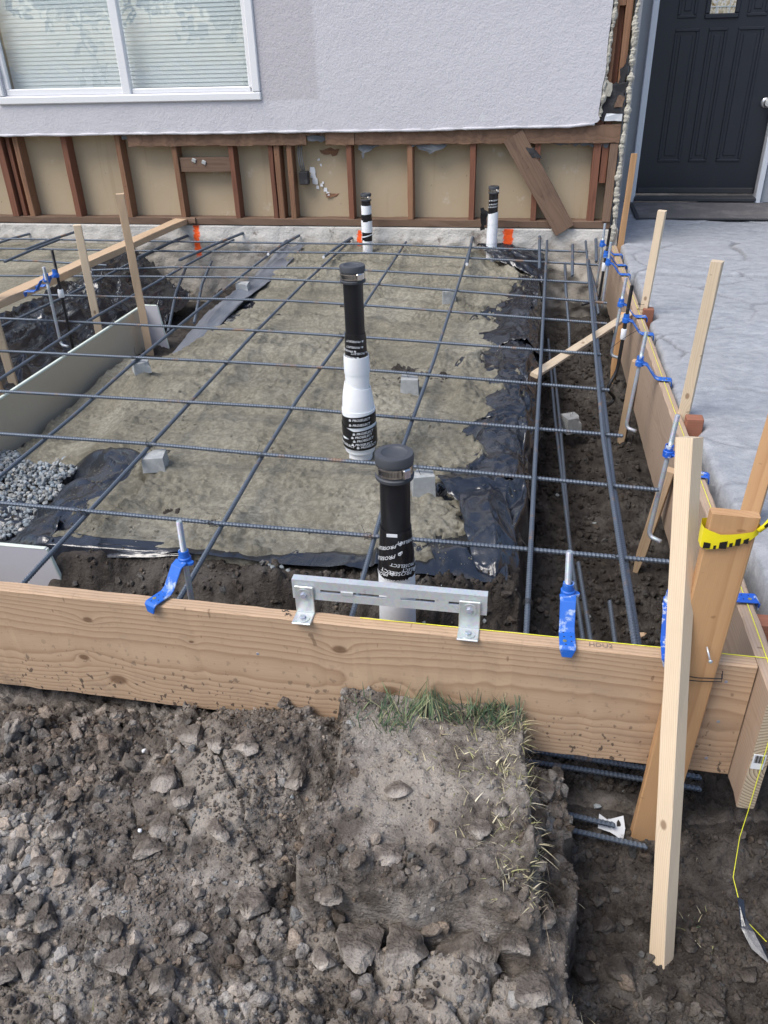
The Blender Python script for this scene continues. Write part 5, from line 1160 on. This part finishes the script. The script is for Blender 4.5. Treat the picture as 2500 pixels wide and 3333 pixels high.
# ================================================================ LOOSE SOIL, GRAVEL, GRASS
RG = np.random.default_rng(11)
def ico(sub):
    bm = bmesh.new(); bmesh.ops.create_icosphere(bm, subdivisions=sub, radius=1); bm.verts.ensure_lookup_table()
    V = np.array([v.co[:] for v in bm.verts]); F = np.array([[v.index for v in f.verts] for f in bm.faces]); bm.free(); return V, F
def chunk(sub, seed, planes=14, rough=.06, dmin=.42, dmax=.85):
    V, F = ico(sub); r = np.random.default_rng(seed)
    N = r.normal(size=(planes, 3)); N /= np.linalg.norm(N, axis=1)[:, None]; D = r.uniform(dmin, dmax, planes)
    dots = V@N.T; s = np.where(dots > .05, D[None, :]/np.maximum(dots, .05), 9).min(1); s = np.minimum(s, 1.0)
    ph = r.uniform(0, 6, (5, 3)); fr_ = r.uniform(2, 6, (5, 3))
    n = sum(np.sin((V*fr_[i]+ph[i]).sum(1)*1.0) for i in range(5))/5
    return V*(s*(1+rough*n))[:, None], F
def rots(n, r, tilt=1.0):
    q = r.normal(size=(n, 4)); q[:, 0] += (1-tilt)*6; q /= np.linalg.norm(q, axis=1)[:, None]; a, b, c, d = q.T
    return np.stack([np.stack([1-2*(c*c+d*d), 2*(b*c-a*d), 2*(b*d+a*c)], -1), np.stack([2*(b*c+a*d), 1-2*(b*b+d*d), 2*(c*d-a*b)], -1), np.stack([2*(b*d-a*c), 2*(c*d+a*b), 1-2*(b*b+c*c)], -1)], 1)
def scatter(name, P, S, sub, nshape, mat, tint=None, damp=None, seed=0, flat=.75, smooth=False, **kw):  # damp: moist tone plus painted shade, per piece
    r = np.random.default_rng(seed); VV = []; FF = []; TT = []; DD = []; off = 0
    k = r.integers(0, nshape, len(P))
    for i in range(nshape):
        V, F = chunk(sub, seed*50+i, **kw); m = np.where(k == i)[0]; n = len(m)
        if not n: continue
        sc_ = S[m][:, None]*r.uniform(.75, 1.2, (n, 3)); sc_[:, 2] *= flat
        W_ = np.einsum('nij,nvj->nvi', rots(n, r), V[None]*sc_[:, None, :])+P[m][:, None, :]
        VV.append(W_.reshape(-1, 3)); FF.append((F[None]+off+(np.arange(n)*len(V))[:, None, None]).reshape(-1, 3)); off += n*len(V)
        if tint is not None: TT.append(np.repeat(tint[m], len(V), 0))
        if damp is not None: DD.append(np.repeat(damp[m], len(V), 0))
    return soup(name, np.concatenate(VV), np.concatenate(FF), mat, None, np.concatenate(TT) if TT else None, np.concatenate(DD) if DD else None, smooth)
def tints(n, r, lo=.7, hi=1.5, warm=.12):
    v = r.uniform(lo, hi, n); wv = r.normal(0, warm, n); return np.stack([v*(1+wv*.5), v, v*(1-wv*.5)], 1)
def damp_shade_at(x, y): return np.clip(ss(1.44, 1.5, y)*.85+(y < 1.46)*.75*ss(-.38, -.50, H(x, y, False))*ss(-.1, .1, x), 0, 1)  # same mask for loose soil: shade painted in with the moist tone
# clods of the foreground
n = 11500; x = RG.uniform(-1.35, .75, n*3); y = RG.uniform(.56, 1.42, n*3)
dens = .25+1.0*np.clip(fbm(x, y, 3.5, 3, 501)+.35, 0, 1); dens = dens*(1-.85*ss(-.38, -.3, x)*ss(.98, 1.06, y)*ss(.10, .03, x))
k = np.where(RG.random(n*3) < dens)[0][:n]; x = x[k]; y = y[k]
s = .0028+.0062*RG.random(len(x))**2.0+.006*(RG.random(len(x)) > .93)
z = H(x, y)+s*.25
for sub, mk, sd_, l in ((1, s < .0045, 1, 'small loose soil crumbs over the foreground'), (2, s >= .0045, 21, 'coarser loose soil crumbs over the foreground')):
    o = scatter('soil_crumbs', np.stack([x, y, z], 1)[mk], s[mk], sub, 8, 'clod', tints(int(mk.sum()), RG), damp_shade_at(x, y)[mk], sd_, .85); tag(o, l, 'soil', kind='stuff')
n = 2300; x = RG.uniform(-1.3, .7, n*3); y = RG.uniform(.58, 1.41, n*3); dens = np.clip(fbm(x, y, 2.5, 3, 511)+.35, 0, 1)*(1-.93*ss(-.38, -.3, x)*ss(.98, 1.06, y)*ss(.10, .03, x))
k = np.where(RG.random(n*3) < dens)[0][:n]; x = x[k]; y = y[k]; s = .008+.019*RG.random(len(x))**2.4
hz = H(x, y)
for sub, mk, sd_, l in ((2, s < .0125, 2, 'grey-brown soil lumps scattered over the foreground'), (3, s >= .0125, 22, 'larger grey-brown soil lumps scattered over the foreground')):
    o = scatter('soil_lumps', np.stack([x, y, hz+s*.3], 1)[mk], s[mk], sub, 10, 'clod', tints(int(mk.sum()), RG, .75, 1.7), damp_shade_at(x, y)[mk], sd_, .8, rough=.09); tag(o, l, 'soil', kind='stuff')
n = 16000; x = RG.uniform(-1.35, .75, n); y = RG.uniform(.56, 1.42, n); s = .0012+.0022*RG.random(n)
o = scatter('soil_grains', np.stack([x, y, H(x, y)+s*.3], 1), s, 1, 6, 'clod', tints(n, RG, .6, 2.0), damp_shade_at(x, y), 8, .9); tag(o, 'fine soil grains over the foreground', 'soil', kind='stuff')
# sand crumbs strewn over the bare plastic
n = 2600; x = RG.uniform(-.34, -.01, n); y = 1.93+3.3*RG.random(n)**1.5; xl = RG.uniform(-1.74, -1.40, 900); yl = RG.uniform(1.93, 2.6, 900); x = np.r_[x, xl]; y = np.r_[y, yl]
k = RG.random(len(x)) < np.clip(.15+1.2*fbm(x, y, 6, 3, 521)+.5*(RG.random(len(x)) < .3), 0, 1); x = x[k]; y = y[k]; s = .0012+.0038*RG.random(len(x))**2.5
o = scatter('sand_crumbs', np.stack([x, y, np.maximum(PL(x, y), SA(x, y))+s*.3], 1), s, 1, 5, 'sand', None, None, 9, .8); tag(o, 'loose sand crumbs strewn over the black plastic', 'sand', kind='stuff')
n = 5000; x = RG.uniform(-1.7, -.2, n); y = 1.9+2.2*RG.random(n)**1.6; k = RG.random(n) < np.clip(.1+1.3*fbm(x, y, 4, 3, 531), 0, 1); x = x[k]; y = y[k]; s = .002+.005*RG.random(len(x))**2.5
o = scatter('sand_crumbs', np.stack([x, y, SA(x, y)+s*.3], 1), s, 1, 6, 'sand', None, None, 10, .8); tag(o, 'small sand clumps on the surface of the sand bed', 'sand', kind='stuff')
# trench crumbs
n = 3600; x = RG.uniform(.05, .52, n); y = 1.5+3.6*RG.random(n)**1.6; s = .004+.020*RG.random(n)**2.6
o = scatter('trench_crumbs', np.stack([x, y, H(x, y)+s*.3], 1), s, 1, 8, 'clod', tints(n, RG), damp_shade_at(x, y), 3, .8); tag(o, 'dark moist soil crumbs on the trench floor, trench shade in their colour', 'soil', kind='stuff')
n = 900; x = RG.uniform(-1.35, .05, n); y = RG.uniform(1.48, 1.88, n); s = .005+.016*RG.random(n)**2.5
o = scatter('trench_crumbs', np.stack([x, y, H(x, y)+s*.3], 1), s, 1, 8, 'clod', tints(n, RG), damp_shade_at(x, y)*.8, 4, .8); tag(o, 'dark soil crumbs behind the front form board', 'soil', kind='stuff')
# big clods, one by one
CL = [
 (-1.257, 1.28, 0.0378, 0.7, 1.3, 'tan rounded soil clod in the loose soil at left'),
 (-1.033, 1.097, 0.0264, 0.6, 1.1, 'flat grey soil clod in the loose soil at left'),
 (-0.948, 1.179, 0.0239, 0.8, 1.2, 'upright soil clod in the loose soil at left'),
 (-0.762, 1.016, 0.0321, 0.6, 1.2, 'cracked oval soil clod in the loose soil at left'),
 (-0.718, 0.779, 0.037, 0.6, 1.05, 'purple-grey soil clod in the loose soil at left'),
 (-0.899, 0.743, 0.0278, 0.6, 1.0, 'grey-brown soil clod in the loose soil at left'),
 (-0.938, 0.729, 0.0305, 0.6, 0.9, 'grey-brown soil clod in the loose soil at left'),
 (-1.001, 0.837, 0.0304, 0.7, 1.2, 'grey-brown soil clod in the loose soil at left'),
 (-0.63, 0.759, 0.0299, 0.7, 1.0, 'grey-brown soil clod in the loose soil at left'),
 (-0.497, 0.925, 0.0379, 0.7, 1.25, 'large pale soil clod in the loose soil at left'),
 (-0.318, 0.837, 0.0229, 0.7, 1.6, 'pale round grey cracked clod under the front edge of the sod'),
 (-0.476, 1.225, 0.0266, 0.7, 1.1, 'grey-brown soil clod in the loose soil at left'),
 (-0.561, 1.418, 0.0215, 0.9, 1.2, 'grey-brown soil clod in the loose soil at left'),
 (-0.851, 1.27, 0.0258, 0.6, 1.1, 'grey-brown soil clod in the loose soil at left'),
 (-0.764, 0.839, 0.024, 0.8, 0.8, 'grey-brown soil clod in the loose soil at left'),
 (-0.982, 0.94, 0.0214, 0.7, 1.2, 'grey-brown soil clod in the loose soil at left'),
 (-0.973, 1.011, 0.0253, 0.7, 1.1, 'grey-brown soil clod in the loose soil at left'),
 (-0.834, 0.862, 0.0195, 0.8, 1.1, 'grey-brown soil clod in the loose soil at left'),
 (-1.002, 1.361, 0.0287, 0.7, 1.1, 'grey-brown soil clod in the loose soil at left'),
 (-0.765, 1.293, 0.0353, 0.5, 1.2, 'slab soil clod in the loose soil at left'),
 (-0.799, 1.184, 0.0394, 0.45, 1.15, 'split slab soil clod in the loose soil at left'),
 (-0.727, 1.13, 0.036, 0.45, 1.25, 'pale split slab soil clod in the loose soil at left'),
 (-0.611, 1.056, 0.029, 0.6, 1.5, 'pale soil clod in the loose soil at left'),
 (-0.61, 1.262, 0.0352, 0.5, 1.5, 'grey-brown soil clod in the loose soil at left'),
 (-0.682, 1.257, 0.0286, 0.6, 1.4, 'grey-brown soil clod in the loose soil at left'),
 (-0.76, 1.072, 0.0298, 0.5, 1.1, 'grey-brown soil clod in the loose soil at left'),
 (-0.257, 0.882, 0.051, 0.4, 1.05, 'broad flat grey cracked clod under the front edge of the sod'),
 (-0.323, 0.94, 0.0316, 0.6, 1.1, 'grey cracked clod under the front edge of the sod'),
 (-0.915, 0.833, 0.032, 0.7, 1.0, 'grey-brown soil clod in the loose soil at left'),
 (-0.938, 0.787, 0.0262, 0.7, 1.1, 'grey-brown soil clod in the loose soil at left'),
 (-0.563, 0.926, 0.0147, 0.8, 1.1, 'grey-brown soil clod in the loose soil at left'),
 (-0.477, 0.882, 0.0171, 0.7, 1.1, 'grey-brown soil clod in the loose soil at left'),
 (-0.431, 1.156, 0.0354, 0.5, 1.1, 'grey-brown soil clod in the loose soil at left'),
 (-0.474, 0.846, 0.0187, 0.8, 0.8, 'grey-brown soil clod in the loose soil at left'),
 (-0.043, 1.089, 0.0225, 0.7, 1.3, 'grey pale lump on top of the sod block'),
 (-0.165, 0.893, 0.0553, 0.45, 1.1, 'wide cracked grey cracked clod under the front edge of the sod'),
 (-0.039, 0.928, 0.0653, 0.5, 1.1, 'largest cracked grey cracked clod under the front edge of the sod'),
 (0.052, 0.925, 0.0285, 0.7, 1.0, 'dark soil clod lying in the pit at right'),
 (0.203, 1.035, 0.0287, 0.7, 1.0, 'dark soil clod lying in the pit at right'),
 (0.277, 1.05, 0.0317, 0.6, 0.9, 'dark soil clod lying in the pit at right'),
 (0.105, 0.977, 0.0234, 1.0, 1.0, 'dark soil clod lying in the pit at right'),
 (0.464, 0.992, 0.0291, 0.6, 1.4, 'grey-blue soil clod lying in the pit at right'),
 (0.35, 1.07, 0.0154, 0.8, 1.4, 'shiny soil clod lying in the pit at right'),
 (0.446, 1.131, 0.0208, 0.8, 1.0, 'dark soil clod lying in the pit at right'),
 (0.555, 1.085, 0.0201, 0.6, 1.0, 'dark soil clod lying in the pit at right'),
 (0.089, 0.853, 0.0328, 0.6, 1.1, 'dark soil clod lying in the pit at right'),
 (0.109, 1.342, 0.0248, 1.0, 1.2, 'dark soil clod lying in the pit at right'),
 (0.089, 1.245, 0.0271, 0.9, 0.9, 'dark soil clod lying in the pit at right'),
 (0.308, 1.189, 0.0163, 0.8, 1.0, 'dark soil clod lying in the pit at right'),
 (0.259, 1.159, 0.0243, 0.7, 1.0, 'dark soil clod lying in the pit at right'),
 (0.252, 1.237, 0.028, 0.5, 1.0, 'dark soil clod lying in the pit at right'),
 (0.36, 1.01, 0.0298, 0.6, 1.0, 'dark soil clod lying in the pit at right'),
 (-0.213, 1.011, 0.0336, 0.4, 1.5, 'pale pale lump on top of the sod block'),
 (-0.218, 1.158, 0.0257, 0.4, 1.4, 'pale flat pale lump on top of the sod block'),
 (0.003, 1.139, 0.015, 0.7, 1.1, 'pale lump on top of the sod block')]
for k, (x, y, s, fl, dry, l) in enumerate(CL):
    V, F = chunk(5 if s > .034 else 4, 900+k, 18, .05, .45, .85); r = np.random.default_rng(k); sc_ = np.array([s*1.35, s*1.15, s*fl*1.3])
    a = r.uniform(0, 6); R_ = np.array([[math.cos(a), -math.sin(a), 0], [math.sin(a), math.cos(a), 0], [0, 0, 1]])
    V = (V*sc_)@R_.T; nn = fbm(V[:, 0]+k, V[:, 1]+V[:, 2], 45, 4, k)*.006-.004*(np.abs(fbm(V[:, 0]+k, V[:, 1]*1.3-V[:, 2], 18, 2, k+5)) < .05); V = V+V/np.linalg.norm(V, axis=1)[:, None]*nn[:, None]
    o = soup('soil_clod', V, F, 'clod', None, np.tile(np.array([[1.05, 1.04, 1.03]])*dry, (len(V), 1)), np.full(len(V), float(damp_shade_at(np.array([x]), np.array([y]))[0])))
    o.location = (x, y, max(float(H(np.array([x+a_]), np.array([y+b_]))[0]) for a_ in (-.01, .01) for b_ in (-.01, .01))+s*fl*.40); tag(o, l, 'soil clod', 'large clods in the foreground soil')
# gravel patch
n = 1700; x = RG.uniform(-2.16, -1.62, n*2); y = RG.uniform(2.0, 2.66, n*2)
k = np.where((y < 2.6+.05*np.sin(x*20)-.25*ss(-1.9, -1.7, x)*0) & (y > 2.06+.25*ss(-2.1, -1.7, x)*0) & (x < -1.75+.02*np.sin(y*30)))[0][:n]; x = x[k]; y = y[k]
s = .0085+.0065*RG.random(len(x)); z = -.300+.025*RG.random(len(x))+.03*ss(2.2, 2.5, y)
gb = tints(len(x), RG, .65, 1.35, .10)
o = scatter('gravel', np.stack([x, y, z], 1), s, 1, 10, 'gravel', gb, None, 5, .8, planes=7, dmin=.45, dmax=.8, rough=.03); tag(o, 'blue-grey crushed gravel between the sand and the beige panel', 'gravel', kind='stuff')
pts = [(-.72, 1.83), (-.70, 1.80), (-.66, 1.82), (-.64, 1.79), (-.69, 1.84), (-1.66, 1.72), (-.15, 1.78), (-.13, 1.76), (-.2, 1.80), (-.08, 1.75), (.18, 2.6), (.25, 2.2), (.2, 1.95), (.33, 1.8), (.15, 3.1), (.3, 2.9), (.28, 1.42), (.25, 1.46), (.31, 1.5), (-.24, 1.72), (-.56, 1.72), (-.53, 1.6), (-.58, 1.55)]
P = np.array([(a, b, float(np.maximum(H(np.array([a]), np.array([b]), False), SA(np.array([a]), np.array([b])) if (a < -.02 and b > 1.5) else -9)[0])+.008) for a, b in pts])
for k, p in enumerate(P):
    V, F = chunk(1, 700+k, 7, .03, .45, .8); V = V*(.009+.005*((k*37) % 10)/10)*np.array([1.1, .9, .75]); a = k*1.3; V = V@np.array([[math.cos(a), -math.sin(a), 0], [math.sin(a), math.cos(a), 0], [0, 0, 1]]).T
    o = soup('stone', V, F, 'gravel', None, np.tile([[1.1, 1.12, 1.12]], (len(V), 1))*(.7+.05*(k % 9))); o.location = p; tag(o, 'single grey crushed stone lying on dark soil', 'stone', 'stray crushed stones')
# white bits
for k, (a, b) in enumerate(((-1.0, 1.27), (-.90, 1.28), (-.80, 1.05))):
    V, F = chunk(2, 760+k, 6, .05, .5, .8); V = V*np.array([.010, .005, .005]); o = soup('white_fragment', V, F, 'white', None); o.location = (a, b, float(H(np.array([a]), np.array([b]))[0])+.008); o.rotation_euler = (0, .2, k*1.1); tag(o, 'small white fragment lying on the foreground soil', 'fragment', 'white fragments in the soil')
# grass
def blades(name, roots, h, lean, w0, cols, seed, label, droop=.5, cat_='grass'):
    r = np.random.default_rng(seed); n = len(roots); az = r.uniform(0, 2*math.pi, n); L = h*r.uniform(.5, 1.15, n); d = np.stack([np.cos(az), np.sin(az)], 1)
    pz = r.uniform(0, 2*math.pi, n); sd_ = np.stack([np.cos(pz), np.sin(pz)], 1); V = np.zeros((n, 9, 3)); ln = lean*r.uniform(.2, 1.3, n)
    for i in range(5):
        u = i/4; hh = L*(u*np.cos(ln)-droop*ln*u*u*.5); out_ = L*(np.sin(ln)*u+.25*ln*u*u); w_ = w0*(1-u**1.6)*r.uniform(.85, 1.1)
        c = roots+np.stack([d[:, 0]*out_, d[:, 1]*out_, hh], 1)
        if i < 4: V[:, i*2] = c-np.c_[sd_*w_, np.zeros(n)]; V[:, i*2+1] = c+np.c_[sd_*w_, np.zeros(n)]
        else: V[:, 8] = c
    base = np.arange(n)[:, None, None]*9; tri = []
    for i in range(3): tri += [(i*2, i*2+1, i*2+3), (i*2, i*2+3, i*2+2)]
    tri.append((6, 7, 8)); F = (base+np.array(tri)[None]).reshape(-1, 3)
    c = np.array(cols)[r.integers(0, len(cols), n)]*r.uniform(.7, 1.25, (n, 1))
    o = soup(name, V.reshape(-1, 3), F, 'grass', None, np.repeat(c, 9, 0), smooth=True); tag(o, label, cat_, kind='stuff'); return o
def roots_at(n, x0, x1, y0, y1, seed, f=None):
    r = np.random.default_rng(seed); x = r.uniform(x0, x1, n); y = r.uniform(y0, y1, n)
    if f is not None: k = f(x, y) > r.random(n); x = x[k]; y = y[k]
    return np.stack([x, y, H(x, y, False)-.002], 1)
GR = [(.10, .165, .095), (.13, .20, .115), (.085, .135, .09), (.19, .24, .12), (.34, .34, .2)]; ST = [(.50, .44, .28), (.42, .38, .24), (.60, .55, .40), (.30, .30, .14)]
rt = np.concatenate([roots_at(230, -.24, -.02, 1.355, 1.415, 1), roots_at(160, -.36, -.22, 1.31, 1.40, 2, lambda x, y: .3+.7*(x > -.3)), roots_at(110, -.10, .05, 1.35, 1.41, 3)])
blades('grass', rt, .078, .5, .0019, GR, 1, 'green grass tuft on the sod against the front form board')
rt = np.concatenate([roots_at(220, -.04, .045, 1.33, 1.415, 4), roots_at(170, -.02, .06, 1.20, 1.34, 5), roots_at(210, .0, .09, .99, 1.2, 6), roots_at(60, -.2, .0, 1.22, 1.34, 7)])
rt = np.concatenate([rt, roots_at(130, -.26, .03, 1.34, 1.41, 27), roots_at(330, .0, .085, .96, 1.4, 28), roots_at(120, -.10, .03, 1.05, 1.38, 29)])
blades('dry_grass', np.concatenate([roots_at(260, -.27, .04, 1.33, 1.415, 31), roots_at(90, -.36, -.2, 1.28, 1.36, 32)]), .022, 1.5, .0012, ST+[(.2, .16, .1)], 7, 'matted dead thatch at the foot of the grass tuft', .9)
blades('dry_grass', rt, .046, 1.1, .0019, ST, 2, 'straw-coloured dry grass along the right edge of the sod', .9)
rt = np.concatenate([roots_at(70, -.86, -.74, .64, .72, 8), roots_at(30, -.95, -.80, .70, .80, 9), roots_at(26, -1.33, -1.22, 1.28, 1.36, 10), roots_at(40, .17, .27, .80, .86, 11), roots_at(16, .44, .5, 1.14, 1.22, 12)])
blades('dry_grass', rt, .036, 1.25, .0013, ST+GR[:2], 3, 'small yellow-green grass wisps in the foreground soil', .9)
rt = roots_at(230, -1.2, .5, .62, 1.38, 13); blades('dry_grass', rt, .020, 1.45, .0007, ST, 4, 'loose straw bits and rootlets over the soil', 1.0)
rr_ = np.random.default_rng(77); rt = np.stack([sod_edge(np.linspace(.95, 1.41, 260))+rr_.uniform(-.01, .03, 260), np.linspace(.95, 1.41, 260), -.26-.12*rr_.random(260)], 1)
blades('rootlets', rt, .035, 2.4, .0005, [(.22, .17, .12), (.3, .25, .18), (.14, .11, .08)], 5, 'fine roots hanging from the cut face of the sod', .8, 'roots')
# scraps
def scrap_flat(name, pts, x, y, z, rx, rz, mat, label, seed):
    r = np.random.default_rng(seed); n = len(pts); V = [(p[0]+r.normal(0, .001), p[1]+r.normal(0, .001), .004*math.sin(p[0]*60)+.003*r.normal()) for p in pts]; V += [(a, b, c+.001) for a, b, c in V]
    F = [tuple(range(n-1, -1, -1)), tuple(range(n, 2*n))]+[(i, (i+1) % n, n+(i+1) % n, n+i) for i in range(n)]
    o = obj(name, V, F, mat, None, T(x, y, z) @ Matrix.Rotation(rz, 4, 'Z') @ Matrix.Rotation(rx, 4, 'X')); return tag(o, label, 'scrap')
scrap_flat('paper_scrap', [(-.03, .0), (-.02, .035), (.0, .02), (.035, .03), (.04, .0), (.03, -.035), (.012, -.02), (.0, -.012)], .275, 1.39, float(H(np.array([.275]), np.array([1.40]))[0])+.022, .35, .1, 'paper', 'torn white paper scrap lying over the rebar in the pit', 3)
scrap_flat('plastic_scrap', [(-.006, .07), (.006, .065), (.004, .03), (.01, .0), (.03, -.03), (.026, -.06), (.0, -.03), (-.012, .01)], .555, 1.145, -.52, .5, .2, 'film', 'dark plastic scrap beside the hanging yellow string', 4)
scrap_flat('dry_leaf', [(-.012, 0), (-.004, .008), (.008, .005), (.016, 0), (.006, -.007), (-.005, -.006)], .40, 2.05, -.44, .5, .6, 'stake_tan', 'curled dry leaf on the trench floor by the front', 5)
scrap_flat('dry_leaf', [(-.012, 0), (-.004, .009), (.009, .005), (.015, 0), (.005, -.009), (-.006, -.006)], .36, 2.42, -.44, .6, 2.0, 'stake_tan', 'dry leaf half way along the trench floor', 6)

# ================================================================ ACROSS THE STREET (seen only as reflections in the window)
def street_tree(x, y, h, r, label, seed):
    t = thing('street_tree', label, 'tree', (x, y, -.4), 'trees across the street'); g = np.random.default_rng(seed)
    tube('trunk', [(0, 0, 0), (.05, .02, h*.3), (-.04, .05, h*.6), (.02, 0, h*.85)], [.16, .13, .09, .04], 'oldwood', t, 8)
    n = 2600; c = g.normal(size=(26, 3)); c /= np.linalg.norm(c, axis=1)[:, None]; c = c*g.uniform(.35, 1, (26, 1))*np.array([r, r, r*.8])+[0, 0, h*.75]
    P = c[g.integers(0, 26, n)]+g.normal(0, r*.2, (n, 3)); A = g.normal(0, .13, (n, 3)); B = g.normal(0, .13, (n, 3))
    V = np.stack([P-A, P+B, P+A, P-B], 1).reshape(-1, 3); F = np.arange(n*4).reshape(-1, 4)
    tn = np.array([[.06, .10, .04], [.09, .13, .05], [.14, .15, .07]])[g.integers(0, 3, n)]
    o = soup('crown', V, F, 'grass', t, np.repeat(tn, 4, 0))
street_tree(-7.5, -11, 5.0, 2.1, 'leafy tree across the street, left in the window reflection', 1); street_tree(-3.2, -13, 4.2, 1.7, 'lower tree across the street, middle of the window reflection', 2); street_tree(-12.5, -12, 5.6, 2.3, 'tall tree across the street, far left in the window reflection', 3)
